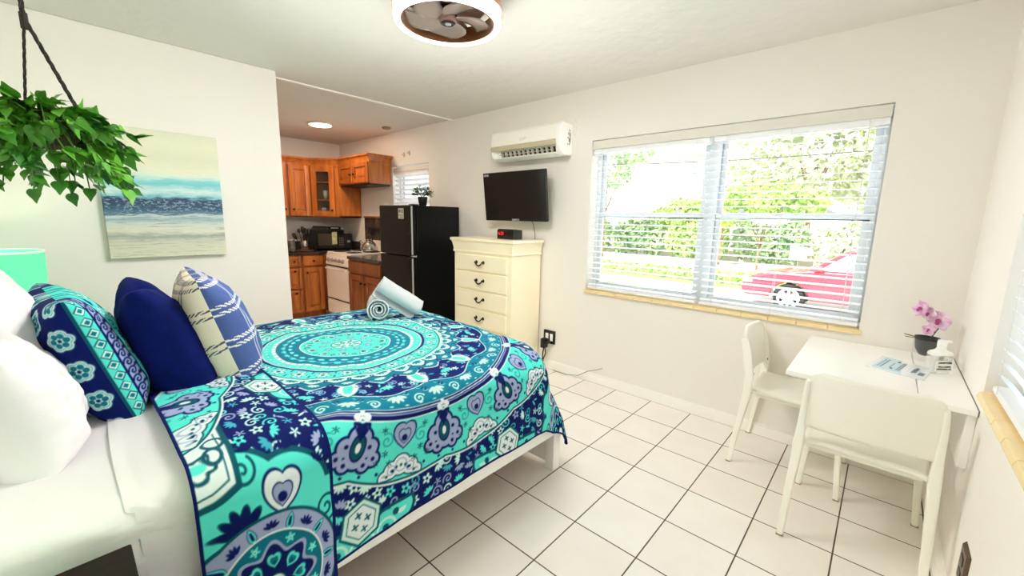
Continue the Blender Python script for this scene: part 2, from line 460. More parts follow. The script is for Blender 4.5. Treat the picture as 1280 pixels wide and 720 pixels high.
# pulled creases of the fitted sheet low on the near side
P[...,1]-=.045*np.maximum(0,np.sin(7*(X*.9+Z*2.6)+wav(X,Y,Z,.5,5)))**1.5*np.clip((2.30-Z)/.25,0,1)*(Y<1.6)*np.exp(-((X+9.9)/.7)**2)
P[...,2]+=.012*wav(X,Y,0,.35,8)*(Z>2.25)
tg=grid_obj('mattress',P,sheet_m,None,loc=(-7.6,3.6,1.0))
tag(tg,'mattress in a white fitted sheet on the white bed frame','mattress')

# generic drape of a sheet over the mattress. p along the bed, q across it, measured from the bed centre (-6.76, 3.6)
CX,CY=-6.76,3.6
def drape(p,q,ztop,yoff,xoff,r=.32,flare=.035,crimp=.24,tipout=.0):
    Pe=-4.12+xoff-CX; Qe=CY-1.03+yoff
    a=np.maximum(0,p-(Pe-r)); b=np.maximum(0,np.abs(q)-(Qe-r))
    rho=np.hypot(a,b); phi=np.arctan2(b,np.maximum(a,1e-9))
    s2=np.sin(2*phi)**2
    rho2=rho*(1-crimp*s2)
    arc=rho2<r*PI/2
    h=np.where(arc,r*np.sin(np.clip(rho2/r,0,PI/2)),r+(flare+tipout*s2)*(rho2-r*PI/2))
    d=np.where(arc,r*(1-np.cos(np.clip(rho2/r,0,PI/2))),r+(rho2-r*PI/2)*np.sqrt(1-np.minimum(.9,flare+tipout*s2)**2))
    ux=np.where(rho>1e-9,a/np.maximum(rho,1e-9),0); uy=np.where(rho>1e-9,b/np.maximum(rho,1e-9),0)
    x=np.minimum(p,Pe-r)+ux*h; y=np.minimum(np.abs(q),Qe-r)+uy*h
    return CX+x, CY+np.sign(q)*y, ztop-d, np.clip(rho2/(r*PI/2),0,1), a, b

# flat white top sheet between mattress and comforter
us=np.linspace(-2.98,-1.6,60); vs=np.linspace(-4.0,3.6,260)
p,q=np.meshgrid(us,vs,indexing='ij')
p2=p+.045*np.sin(q*1.1+.5)*np.clip((-1.9-p),0,1)+.05*(np.abs(q)>2.5)
x,y,z,k,a,b=drape(p2,q,2.35,-.055,0)
w=wav(p,q,0,.7,21)
y=y-np.sign(q)*.03*k*w; z=z+.012*w*(1-k)+.02*np.exp(-((p+2.9)/.05)**2)
ts=grid_obj('flat_sheet',np.stack([x,y,z],-1),sheet_m,None,loc=(-9,3.6,2.3))
tag(ts,'white flat sheet folded out from under the comforter, hanging down the bed side','sheet')

# ---------------- comforter print: a mandala painted in cloth coordinates
NAVY=(3,20,84); TEAL=(8,108,132); TURQ=(84,218,206); MINT=(196,236,226); WHITE=(222,234,236); LAV=(150,162,198); DTEAL=(8,76,92)
PX=120
class Canvas:
    def __init__(s,x0,x1,y0,y1,bg):
        s.x0,s.y0=x0,y0; s.xs=np.arange(x0,x1,1/PX); s.ys=np.arange(y0,y1,1/PX)
        s.X,s.Y=np.meshgrid(s.xs,s.ys,indexing='ij'); s.c=np.zeros(s.X.shape+(3,)); s.c[:]=bg
    def put(s,m,col,sl=None):
        m=np.clip(m,0,1)[...,None]
        if sl is None: s.c=s.c*(1-m)+np.array(col)*m
        else: s.c[sl]=s.c[sl]*(1-m)+np.array(col)*m
    def stamp(s,cx,cy,rot,sc,fn,ext=1.3):
        i0=max(0,int((cx-ext*sc-s.x0)*PX)); i1=min(len(s.xs),int((cx+ext*sc-s.x0)*PX)+2)
        j0=max(0,int((cy-ext*sc-s.y0)*PX)); j1=min(len(s.ys),int((cy+ext*sc-s.y0)*PX)+2)
        if i1<=i0 or j1<=j0: return
        sl=(slice(i0,i1),slice(j0,j1))
        dx=(s.X[sl]-cx)/sc; dy=(s.Y[sl]-cy)/sc; c,n=math.cos(rot),math.sin(rot)
        u=dx*c+dy*n; v=-dx*n+dy*c; aa=1/(PX*sc)
        for sdf,col in fn(u,v):
            s.put(.5-sdf/aa,col,sl)
    def sample(s,x,y):
        fx=np.clip((x-s.x0)*PX,0,len(s.xs)-1.001); fy=np.clip((y-s.y0)*PX,0,len(s.ys)-1.001)
        i=fx.astype(int); j=fy.astype(int); a=(fx-i)[...,None]; b=(fy-j)[...,None]
        c=s.c
        return (c[i,j]*(1-a)+c[i+1,j]*a)*(1-b)+(c[i,j+1]*(1-a)+c[i+1,j+1]*a)*b
# motifs: u = sideways, v = outwards; each returns [(signed distance, colour)]
def m_flower(n,c1,c2,out=NAVY,r=.75,k=.25):
    def f(u,v):
        R=np.hypot(u,v);T=np.arctan2(v,u); d=R-(r+k*np.cos(n*T))
        return [(d-.10,out),(d,c1),(R-.28,c2),(R-.12,out)]
    return f
def m_star(col,n=6):
    def f(u,v):
        R=np.hypot(u,v);T=np.arctan2(v,u); return [(R-(.55+.45*np.cos(n*T)),col)]
    return f
def m_drop(c1,c2,out,wd=.42):
    def f(u,v):
        w=wd*np.sqrt(np.clip((v+1)/1.0,0,9))*np.clip(1-v,0,2)**.9*1.05
        d=np.where(np.abs(v)<1,np.abs(u)-w,np.maximum(np.abs(u),np.abs(v)-1)+.02)
        w2=.55*w; d2=np.where(np.abs(v+.12)<.6,np.abs(u)-w2,1)
        return [(d-.09,out),(d,c1),(d2+.06,c2)]
    return f
def m_spiral(col,turn=2.1,th=.075,flip=1):
    def f(u,v):
        R=np.hypot(u,v);T=np.arctan2(v*flip,u)%(2*PI); best=np.full(R.shape,9.)
        for k in range(int(turn)+1):
            a=T+2*PI*k; r=.95*a/(2*PI*turn); best=np.where(a<2*PI*turn,np.minimum(best,np.abs(R-r)),best)
        return [(best-th,col)]
    return f
def m_scroll(col,th=.10):
    def f(u,v):
        d=np.full(u.shape,9.)
        for sx in (-1,1):
            R=np.hypot(u-sx*.45,v-.1);T=np.arctan2((v-.1),(u-sx*.45)*sx)
            d=np.minimum(d,np.where((T>-2.2)|(T<-3.0),np.abs(R-.36),9)); d=np.minimum(d,np.abs(np.hypot(u-sx*.5,v-.08)-.12))
        d=np.minimum(d,np.where(v<0,np.abs(np.abs(u)-.10-.25*(v+.6)**2),9)*1.0+np.where(v<-.8,9,0))
        return [(d-th,col)]
    return f
def m_heart(c1,c2,out):
    def f(u,v):
        d=np.hypot(u,(v*1.05-.55*np.sqrt(np.abs(u)+.02)))-.78
        d2=np.hypot(u*1.9,(v*1.9-.55*np.sqrt(np.abs(u*1.9)+.02)))-.78
        d3=np.hypot(u*3.4,(v*3.4))-.7
        return [(d-.10,out),(d,c1),(d2/1.9-.05,out),(d2/1.9,c2),(d3/3.4,out)]
    return f
def m_fleur(c1=LAV,out=NAVY,core=DTEAL):
    def lob(u,v,cx,cy,r): return np.hypot(u-cx,v-cy)-r
    def f(u,v):
        d=np.full(u.shape,9.)
        for cx,cy,r in ((0,.35,.38),(-.42,.05,.30),(.42,.05,.30),(-.66,-.32,.22),(.66,-.32,.22),(0,-.25,.36),(-.35,-.5,.2),(.35,-.5,.2),(0,.8,.2)):
            d=np.minimum(d,lob(u,v,cx,cy,r))
        e=np.hypot(u*1.6,v-.05)-.38
        e2=np.hypot(u*2.2,v*1.2-.05)-.2
        dots=np.full(u.shape,9.)
        for cx,cy in ((-.42,.08),(.42,.08),(-.66,-.3),(.66,-.3),(-.35,-.5),(.35,-.5)): dots=np.minimum(dots,lob(u,v,cx,cy,.075))
        t_=np.minimum(lob(u,v,0,.9,.22),np.abs(u)+np.abs(v-.62)*.6-.2)
        return [(d-.09,out),(d,c1),(e-.07,out),(e,core),(e2,WHITE),(dots,out),(t_-.02,out),(lob(u,v,0,.92,.09),TURQ)]
    return f
def m_cloud(c1,c2,out=DTEAL):
    def f(u,v):
        d=np.full(u.shape,9.)
        for cx,cy,r in ((0,.2,.45),(-.5,.05,.36),(.5,.05,.36),(-.85,-.2,.26),(.85,-.2,.26)): d=np.minimum(d,np.hypot(u-cx,v-cy)-r)
        d=np.maximum(d,-(v+.32))
        dots=np.full(u.shape,9.)
        for i in range(-3,4):
            dots=np.minimum(dots,np.hypot(u-i*.24,v-.18+.04*i*i)-.07)
        return [(d-.07,out),(d,c1),(d+.14,c2),(d+.19,c1),(dots,out)]
    return f
def m_lotus(col,out=None):
    def f(u,v):
        d=np.full(u.shape,9.)
        for a in (-1.1,-.55,0,.55,1.1):
            uu=u*math.cos(a)-(v+.5)*math.sin(a); vv=u*math.sin(a)+(v+.5)*math.cos(a)
            d=np.minimum(d,np.hypot(uu/.20,(vv-.62)/.52)*.3-.3)
        L_=[(d,col)]
        if out: L_=[(d-.07,out)]+L_
        return L_
    return f
def m_dash(col):
    def f(u,v): return [(np.hypot(u/.28,v/.9)*.3-.3,col)]
    return f
def m_hex(c1,c2,out):
    def f(u,v):
        d=np.maximum(np.abs(u)*.87+np.abs(v)*.5-.8,np.abs(v)-.8)
        fl=np.full(u.shape,9.)
        for cx,cy in ((0,.35),(-.3,0),(.3,0),(0,-.35)):
            R=np.hypot(u-cx,v-cy);T=np.arctan2(v-cy,u-cx); fl=np.minimum(fl,R-(.11+.06*np.cos(4*T)))
        return [(d-.1,out),(d,c1),(d+.16,out),(d+.2,c2),(fl,out)]
    return f
def m_shield(c1,out,ln):
    def f(u,v):
        d=np.maximum(np.abs(u)-(.62+.42*np.clip(v,-.9,1))*1.0,np.abs(v)-.72)
        d=np.maximum(d,-(np.hypot(u,v-1.25)-.7))
        sp=np.full(u.shape,9.)
        for sx in (-1,1):
            R=np.hypot(u-sx*.5,v-.2); sp=np.minimum(sp,np.where(np.sign(u)==sx,np.abs(R-.2),9)); sp=np.minimum(sp,np.abs(np.hypot(u-sx*.28,v+.1)-.16))
        R=np.hypot(u,v+.15);T=np.arctan2(v+.15,u); fl=np.abs(R-(.2+.05*np.cos(5*T)))
        return [(d-.12,out),(d,c1),(d+.1,ln),(d+.13,c1),(sp-.035,ln),(fl-.035,ln),(R-.09,TURQ)]
    return f

def comforter_canvas():
    cv=Canvas(-4.3,4.3,-4.5,3.6,NAVY); X,Y=cv.X,cv.Y
    R=np.hypot(X,Y); T=np.arctan2(Y,X); aa=1/PX
    def disc(r,col): cv.put(.5-(R-r)/aa,col)
    def ring(n,r,sc,fn,ph=0,rot=0,ext=1.3):
        for i in range(n):
            a=2*PI*(i+ph)/n; cv.stamp(r*math.cos(a),r*math.sin(a),a-PI/2+rot,sc,fn,ext)
    rg=np.random.default_rng(3)
    # outer navy field: small flowers, dashes and scrolls
    gx=np.arange(-4.25,4.25,.165); gy=np.arange(-4.45,3.5,.165)
    for ii,x0_ in enumerate(gx):
        for jj,y0_ in enumerate(gy):
            x=x0_+rg.uniform(-.035,.035); y=y0_+(.082 if ii%2 else 0)+rg.uniform(-.035,.035)
            if math.hypot(x,y)<3.30: continue
            k=rg.integers(0,7); ro=rg.uniform(0,6.28)
            c=(TURQ,MINT,(60,160,180),TURQ,LAV,MINT)[rg.integers(0,6)]
            if k==0: cv.stamp(x,y,ro,.072,m_flower(5,c,NAVY,NAVY))
            elif k in (1,2): cv.stamp(x,y,ro,.085,m_spiral(c,1.5,.13,1 if rg.random()<.5 else -1))
            elif k==3: cv.stamp(x,y,ro,.06,m_dash(c)); cv.stamp(x+.05,y+.05,ro+1,.045,m_dash(c))
            elif k==4: cv.stamp(x,y,ro,.06,m_star(c,5))
            else: cv.stamp(x,y,ro,.085,m_lotus(c))
    # medallions strung along the four hems
    for sx in (-1,1):
        for sy in (-1,1):
            for a_ in (1.2,):
                cv.stamp(sx*a_,sy*3.95,PI*(sy>0)+PI,.62,m_cloud(TURQ,MINT)); cv.stamp(sx*a_,sy*3.72,.3,.27,m_hex(MINT,WHITE,DTEAL))
                cv.stamp(sx*3.95,sy*a_,-sx*PI/2+PI,.62,m_cloud(TURQ,MINT)); cv.stamp(sx*3.72,sy*a_,.3,.27,m_hex(MINT,WHITE,DTEAL))
            # corner group
            cx,cy=sx*3.2,sy*3.75; ro=math.atan2(-sy*.9,-sx*.35)-PI/2
            def rel(u,v):
                c,s_=math.cos(ro),math.sin(ro); return cx+u*c-v*s_, cy+u*s_+v*c
            # turquoise scalloped crest
            for u,v,r in ((0,.85,.5),(-.45,.62,.42),(.45,.62,.42),(-.72,.2,.36),(.72,.2,.36),(0,.3,.75)):
                a,b=rel(u,v); cv.put(.5-(np.hypot(X-a,Y-b)-r-.05)/aa,DTEAL)
            for u,v,r in ((0,.85,.5),(-.45,.62,.42),(.45,.62,.42),(-.72,.2,.36),(.72,.2,.36),(0,.3,.75)):
                a,b=rel(u,v); cv.put(.5-(np.hypot(X-a,Y-b)-r)/aa,TURQ)
            for u in (-.42,.42):
                a,b=rel(u,.72); cv.stamp(a,b,ro+(.5 if u<0 else -.5),.23,m_heart(WHITE,LAV,NAVY))
                a,b=rel(u*1.75,.25); cv.stamp(a,b,ro,.16,m_spiral(DTEAL,1.8,.09,1 if u<0 else -1))
                a,b=rel(u*.55,1.12); cv.stamp(a,b,ro,.13,m_spiral(DTEAL,1.6,.10,-1 if u<0 else 1))
            for i in range(7):
                an=PI*(.14+.72*i/6); a,b=rel(1.02*math.cos(an)*.95,.35+.98*math.sin(an)); cv.stamp(a,b,ro+an-PI/2,.075,m_lotus(NAVY))
            a,b=rel(0,.78); cv.stamp(a,b,ro,.2,m_lotus(NAVY,DTEAL))
            a,b=rel(0,1.42); cv.stamp(a,b,ro,.46,m_shield(WHITE,DTEAL,DTEAL))
            # round medallion
            RR=np.hypot(X-cx,Y-cy);TT=np.arctan2(Y-cy,X-cx)
            for r,c in ((.72,DTEAL),(.69,LAV)): cv.put(.5-(RR-r)/aa,c)
            for i in range(20):
                an=2*PI*i/20; cv.stamp(cx+.6*math.cos(an),cy+.6*math.sin(an),an-PI/2,.075,m_lotus(NAVY) if i%2 else m_drop(TURQ,NAVY,NAVY))
            for r,c,kk in ((.53,WHITE,0),(.51,DTEAL,0),(.50,TEAL,0),(.40,LAV,.05),(.36,NAVY,.05)): cv.put(.5-(RR-r-kk*np.cos(8*TT))/aa,c)
            for i in range(8):
                an=2*PI*i/8; cv.stamp(cx+.23*math.cos(an),cy+.23*math.sin(an),an-PI/2,.085,m_heart(TURQ,TEAL,DTEAL)); an+=PI/8
                cv.stamp(cx+.44*math.cos(an),cy+.44*math.sin(an),an-PI/2,.055,m_flower(5,TURQ,WHITE,DTEAL))
            cv.put(.5-(RR-.11)/aa,DTEAL); cv.put(.5-(RR-.095)/aa,WHITE)
    # scalloped white edge of the turquoise field
    n=16
    sc=3.42+.10*np.abs(np.cos(n*T/2+PI/2))
    cv.put(.5-(R-sc-.05)/aa,WHITE); cv.put(.5-(R-sc-.025)/aa,DTEAL); cv.put(.5-(R-sc)/aa,TURQ)
    ring(n,3.40,.27,m_cloud(WHITE,LAV),.5,PI,1.4)
    ring(n*6,3.42-.02,.022,m_flower(5,NAVY,NAVY,NAVY),.5)
    for i in range(n):
        a=2*PI*i/n; cv.stamp(3.1*math.cos(a),3.1*math.sin(a),a-PI/2+PI,.34,m_fleur())
    ring(n,3.02,.19,m_heart(LAV,LAV,NAVY),.5,PI)
    for i in range(n):
        for o_,r in ((.22,3.28),(.78,3.28),(.30,3.18),(.70,3.18),(.25,2.9),(.75,2.9),(.36,3.3),(.64,3.3)):
            a=2*PI*(i+o_)/n; cv.stamp(r*math.cos(a),r*math.sin(a),a,.045,m_star(DTEAL))
        for o_,fl in ((.3,1),(.7,-1)):
            a=2*PI*(i+o_)/n; cv.stamp(3.03*math.cos(a),3.03*math.sin(a),a,.10,m_spiral((40,160,160),1.6,.10,fl))
    # small curls and stars filling the turquoise field between the big motifs
    for i in range(n*34):
        a=rg.uniform(0,2*PI); r=rg.uniform(2.86,3.44); fa=(a*n/(2*PI))%1
        if min(fa,1-fa)*2*PI/n*r<.40 and 2.7<r<3.5: continue
        if abs(fa-.5)*2*PI/n*r<.24 and r<3.24: continue
        if abs(fa-.5)*2*PI/n*r<.34 and r>3.2: continue
        if i%3: cv.stamp(r*math.cos(a),r*math.sin(a),rg.uniform(0,6),.055,m_spiral((30,140,146),1.3,.14,1 if i%2 else -1))
        else: cv.stamp(r*math.cos(a),r*math.sin(a),rg.uniform(0,6),.034,m_star(NAVY,5))
    # double cord line
    for r,c in ((2.80,WHITE),(2.785,NAVY),(2.73,LAV),(2.715,NAVY),(2.70,WHITE),(2.685,NAVY),(2.66,WHITE),(2.65,TEAL)): disc(r,c)
    ring(n,2.73,.10,m_scroll(WHITE,.16),0,0)
    # teal band with pale lotus flowers
    ring(28,2.50,.12,m_lotus(MINT),0); ring(56,2.42,.045,m_spiral((120,205,205),1.4,.16),.5); ring(84,2.615,.028,m_dash(MINT),.5,PI/2); ring(56,2.36,.03,m_dash(TURQ),.25,.6); 
    for i in range(28):
        a=2*PI*(i+.5)/28; cv.stamp(2.55*math.cos(a),2.55*math.sin(a),a,.085,m_spiral(MINT,1.7,.12,1 if i%2 else -1))
        for o_ in (.25,.75):
            a=2*PI*(i+o_)/28; cv.stamp(2.40*math.cos(a),2.40*math.sin(a),a,.04,m_flower(4,NAVY,MINT,NAVY))
    wv=2.32+.06*np.cos(14*T); cv.put(.5-(R-wv-.02)/aa,MINT); cv.put(.5-(R-wv)/aa,NAVY)
    ring(14,2.10,.19,m_drop(WHITE,TURQ,TEAL,.6),.5); 
    for i in range(56):
        a=2*PI*(i+.5)/56; r=2.20 if i%2 else 2.02
        cv.stamp(r*math.cos(a),r*math.sin(a),a,.055,m_flower(5,(120,215,225),NAVY,NAVY) if i%2 else m_spiral(LAV,1.5,.15,1))
    ring(14,2.14,.10,m_lotus(TURQ),0); ring(28,2.27,.05,m_dash(LAV),.5,PI/2)
    for i in range(200):
        a=rg.uniform(0,2*PI); r=rg.uniform(1.97,2.27)
        if abs(((a*14/(2*PI))%1)-.5)*2*PI/14*r<.13: continue
        cv.stamp(r*math.cos(a),r*math.sin(a),rg.uniform(0,6),.05,(m_dash(TURQ),m_spiral((120,190,215),1.4,.16),m_star(MINT,5))[i%3])
    wv=1.90+.05*np.cos(28*T); cv.put(.5-(R-wv-.022)/aa,WHITE); cv.put(.5-(R-wv)/aa,TEAL)
    ring(28,1.84,.075,m_lotus(MINT),0); ring(28,1.86,.05,m_flower(4,NAVY,MINT,NAVY),.5)
    wv=1.74+.04*np.cos(36*T); cv.put(.5-(R-wv-.02)/aa,NAVY); cv.put(.5-(R-wv)/aa,MINT)
    ring(36,1.66,.085,m_lotus(TEAL),0); ring(36,1.68,.05,m_drop(NAVY,TURQ,NAVY),.5)
    disc(1.57,DTEAL); disc(1.55,TURQ)
    ring(28,1.42,.105,m_flower(6,MINT,TEAL,NAVY),0); ring(28,1.48,.05,m_dash(TEAL),.5); ring(28,1.34,.035,m_dash(NAVY),.5)
    for r,c in ((1.30,NAVY),(1.255,WHITE),(1.235,TURQ)): disc(r,c)
    ring(60,1.18,.03,m_dash(WHITE),0,PI/2); disc(1.11,WHITE); ring(56,1.085,.022,m_dash(TEAL),0); disc(1.055,DTEAL); disc(1.045,TEAL)
    ring(32,.95,.065,m_lotus(TURQ),0); ring(32,.85,.055,m_lotus((140,230,225)),.5,PI); ring(32,.94,.03,m_flower(4,LAV,NAVY,NAVY),.5)
    disc(.735,NAVY); disc(.725,MINT); disc(.70,TURQ)
    ring(12,.56,.085,m_heart(MINT,TEAL,DTEAL),0); ring(12,.60,.05,m_spiral(DTEAL,1.4,.15),.5); ring(10,.38,.07,m_flower(5,LAV,MINT,DTEAL),.5)
    ring(20,.66,.025,m_dash(DTEAL),.5)
    disc(.25,DTEAL); disc(.235,MINT); ring(8,.16,.06,m_drop(TEAL,TURQ,DTEAL),0); disc(.07,NAVY); disc(.055,WHITE)
    return cv
CV=comforter_canvas()
def qhem(p): return 4.10-.055*(p+2.6)
tc_=thing('comforter','turquoise and navy mandala print comforter spread over the bed','comforter',(CX,CY,2.3))
us=np.linspace(-2.61,4.02,600)
vs=np.r_[np.linspace(-1,.0,400)[:-1],np.linspace(0,.8,220)]
p,v=np.meshgrid(us,vs,indexing='ij'); q=v*qhem(p)
def shape_top(p,q,lift=0):
    rr=.30+.50*np.clip((p-.4)/2.4,0,1)**1.5*np.clip((-q+1.2)/3,0,1)
    x,y,z,k,a,b=drape(p,q,2.43+lift,.06+lift*.5,.16+lift,r=rr,tipout=.30,crimp=.09)
    puff=.018*wav(p,q,0,.55,31)+.010*wav(p,q,0,1.6,32)
    flat=1-np.clip(k,0,1)
    z=z+puff*(flat*.9+.1)-.08*np.clip((p-1.6)/1.2,0,1)**2*flat-.04*np.clip((-q-1.4)/1.2,0,1)**2*flat
    ph=wav(p,q*.15,0,.75,33)
    y=y+np.sign(q)*np.where(b>0,k*(.022*ph+.012*wav(p,q,0,1.4,35)),0)*np.clip(b*1.3,0,1)
    x=x+np.where(a>0,k*.03*wav(q,p*.2,0,.8,34),0)
    return x,y,z
x,y,z=shape_top(p,q)
col=CV.sample(p,q)
hem=np.minimum(np.abs(1+v)*4.05,np.abs(4.02-p)); 
col=np.where((hem<.035)[...,None],np.array(NAVY),col)
P=np.stack([x,y,z],-1)
# turn the hem under so the quilt edge has thickness
def turn_under(P,col,d=(0,.045,-.0)):
    A=P.copy(); e=A[:,:1].copy(); e[:,0,1]+=.05; e[:,0,2]+=.01; e2=e.copy(); e2[:,0,2]+=.12
    A=np.concatenate([e2,e,A],1); c=np.concatenate([col[:,:1],col[:,:1],col],1)
    f=A[-1:].copy(); f[...,0]-=.05; f2=f.copy(); f2[...,2]+=.12
    return np.concatenate([A,f,f2],0), np.concatenate([c,c[-1:],c[-1:]],0)
P2,c2=turn_under(P,col)
grid_obj('quilted_cover',P2,cloth_a,tc_,c2)
# the head end folded back over itself
L=1.16
us=np.linspace(0,1,170)
s_,v=np.meshgrid(us,np.r_[np.linspace(-1,-.35,300)[:-1],np.linspace(-.35,.8,260)],indexing='ij')
fl=L+.10*np.clip(-v,0,1)*0
skew=.18*np.clip((-v-.35)/.6,-.5,1)
dist=s_*(fl)                       # distance from the fold line
bulge=np.where(dist<.12,np.sin(dist/.12*PI/2),1)
pp=-2.61-.06*np.sin(np.clip(dist/.12,0,1)*PI)*1.0+dist+skew*s_*-.35
q=v*(qhem(-2.61)+.06*s_)
x,y,z=shape_top(pp,q,0)
lift=.035+.055*np.sin(np.clip(dist/.25,0,1)*PI*.5)-.05*np.clip((dist-.75)/.4,0,1)
xx,yy,kk=x,y,np.clip((np.abs(q)-2.3)/.5,0,1)
zz=z+lift*(1-kk); yy=yy+np.sign(q)*lift*kk
ppat=-2.61-dist*1.12; col=CV.sample(ppat,q*.98-.05)
hem=np.minimum(np.abs(1+v)*4.1,np.abs(L-dist)); hem=np.minimum(hem,dist*.5)
col=np.where((hem<.035)[...,None],np.array(NAVY),col)
P=np.stack([xx,yy,zz],-1)
a0=P[:1].copy(); a0[...,2]-=.07*(1-kk[:1]); a0[...,1]-=np.sign(q[:1])*.06*kk[:1]; a0[...,0]+=.01
a1=P[-1:].copy(); a1[...,2]-=.05*(1-kk[-1:]); a1[...,1]-=np.sign(q[-1:])*.05*kk[-1:]; 
P=np.concatenate([a0,P,a1],0); col=np.concatenate([col[:1],col,col[-1:]],0)
e=P[:,:1].copy(); e[...,1]+=.07; P=np.concatenate([e,P],1); col=np.concatenate([col[:,:1],col],1)
grid_obj('folded_back_edge',P,cloth_a,tc_,col)
del CV

# ------------------------------------------------------------------ pillows
def pillow_pts(W,H,T,n=110,seed=1,pinch=.07,wr=.02,sag=0.0,fat=.42):
    """closed pillow as one (n, 2n) wrapped sheet; returns points, uv(-1..1), side(+1 front/-1 back)"""
    u=np.linspace(-1,1,n); 
    # wrap v: front from -1..1, back from 1..-1
    vv=np.r_[np.linspace(-1,1,n),np.linspace(1,-1,n)]; sd=np.r_[np.ones(n),-np.ones(n)]
    ez=lambda t: np.sign(t)*(1-(1-np.abs(t))**2.5)
    U,V=np.meshgrid(ez(u),np.sin(vv*PI/2)*.35+vv*.65,indexing='ij'); D=np.broadcast_to(sd,U.shape)
    x=W/2*U*(1-pinch*(1-V*V)); y=H/2*V*(1-pinch*(1-U*U))
    t=np.clip((1-U*U)*(1-V*V),0,1)**fat
    y2=y-sag*H*.12*t*(1-V)*.5
    z=D*T/2*t*(1-.28*sag*V)
    w=wav(x,y2,z,1.1,seed)+.5*wav(x,y2,z,2.6,seed+1)
    z=z+wr*w*np.minimum(1,t*1.5)
    # corner gathers
    ed=np.maximum(np.abs(U),np.abs(V))
    z=z+.012*np.sin(26*(U+V)+seed)*np.clip(ed-.72,0,1)*D*np.clip(1-ed,0,1)*14*.3
    return np.stack([x,y2,z],-1),U,V,D
def place(P,center,wdir,hdir):
    w=np.array(wdir,float); w/=np.linalg.norm(w); h=np.array(hdir,float); h=h-w*(h@w); h/=np.linalg.norm(h); n=np.cross(w,h)
    return np.array(center)+P[...,:1]*w+P[...,1:2]*h+P[...,2:3]*n

P,U,V,D=pillow_pts(2.0,1.62,.95,seed=11,sag=.5,wr=.032,fat=.34)
tag(grid_obj('pillow',place(P,(-10.50,3.80,3.24),(.02,1,0),(-.20,0,1)),sheet_m,None,loc=(-10.55,3.1,2.4)),'white bed pillow standing at the back, behind the other white pillow','pillow')
P,U,V,D=pillow_pts(1.9,1.30,.86,seed=15,sag=.7,wr=.034,fat=.33)
tag(grid_obj('pillow',place(P,(-10.42,2.98,2.92),(-.08,1,0),(-.30,0,1)),sheet_m,None,loc=(-10.2,2.9,2.4)),'white bed pillow slumped in front, beside the patterned sham','pillow')

# sham
P,U,V,D=pillow_pts(1.75,1.46,.78,n=190,seed=22,sag=.4,wr=.02,pinch=.05,fat=.33)
# pattern laid out along the cloth: distance from the side seam x position along the seam
arc=np.concatenate([np.zeros((1,P.shape[1])),np.cumsum(np.linalg.norm(np.diff(P,axis=0),axis=2),0)],0)
tot=arc[-1:]; sarc=np.minimum(arc,tot-arc)
sc=Canvas(0,1.6,-1,1,NAVY)
def med(u,v):
    R=np.hypot(u,v);T_=np.arctan2(v,u); d=R-(.8+.16*np.abs(np.cos(3*T_)))
    dr=np.full(R.shape,9.)
    for k in range(6):
        a=PI/3*k; dr=np.minimum(dr,np.hypot((u-.45*math.cos(a)),(v-.45*math.sin(a)))-.17)
    return [(d-.08,DTEAL),(d,WHITE),(d+.12,TEAL),(d+.17,MINT),(dr-.05,DTEAL),(dr,TEAL),(R-.15,NAVY)]
for i in range(5):
    for j in range(-4,5): sc.stamp(.16+.30*i,j*.36+(.18 if i%2 else 0),.3*i+j,.125,med)
bd=Canvas(0,1.6,-1,1,TURQ)
def bp(m,c): bd.put(np.where(m,1,0),c)
bp(bd.X<.03,DTEAL); bp((bd.X>.16)&(bd.X<.34),LAV); bp(np.abs(bd.X-.165)<.012,NAVY); bp(np.abs(bd.X-.345)<.012,NAVY)
dz=np.abs((bd.X-.095)/.06)+np.abs(((bd.Y/.13)%1)-.5)*2.2; in_=(bd.X>.03)&(bd.X<.155)
bp((dz<1.05)&in_,DTEAL); bp((dz<.82)&in_,MINT); bp((dz<.5)&in_,TEAL)
for j in range(-9,10):
    bd.stamp(.235,j*.11,0,.06,m_spiral(NAVY,1.5,.17,1)); bd.stamp(.305,j*.11+.05,0,.04,m_lotus(NAVY))
    for i in range(6): bd.stamp(.45+.16*i,j*.15+(.07 if i%2 else 0),i*1.3+j,.075,(m_flower(5,MINT,TEAL,NAVY),m_lotus(NAVY),m_spiral(TEAL,1.5,.14))[(i+j)%3])
cb=bd.sample(sarc,P[...,1]); cf=sc.sample(sarc,P[...,1])
col=np.where((D>0)[...,None],cb,cf)
tag(grid_obj('pillow_sham',place(P,(-9.83,3.72,3.00),(-.10,1,0),(-.30,0,1)),cloth_a,None,col,loc=(-9.8,3.7,2.4)),'navy and turquoise patterned pillow sham leaning between white pillow and navy cushion','pillow')

# navy cushion
P,U,V,D=pillow_pts(1.45,1.54,.80,n=120,seed=31,pinch=.06,sag=.55,wr=.02,fat=.34)
# karate-chop dent along the top edge
P[...,1]-=.16*np.exp(-(U/.35)**2)*np.clip((V-.2)/.8,0,1)**2
navy_c=mat('navy_cotton',(3,16,76),.9,spec=.12,bump=(240,.25),vary=(30,(4,19,88)))
tag(grid_obj('cushion',place(P,(-9.12,3.66,3.0),(.06,1,0),(-.36,0,1)),navy_c,None,loc=(-9.2,3.7,2.4)),'plain navy blue throw cushion, between the patterned sham and plaid cushion','cushion')

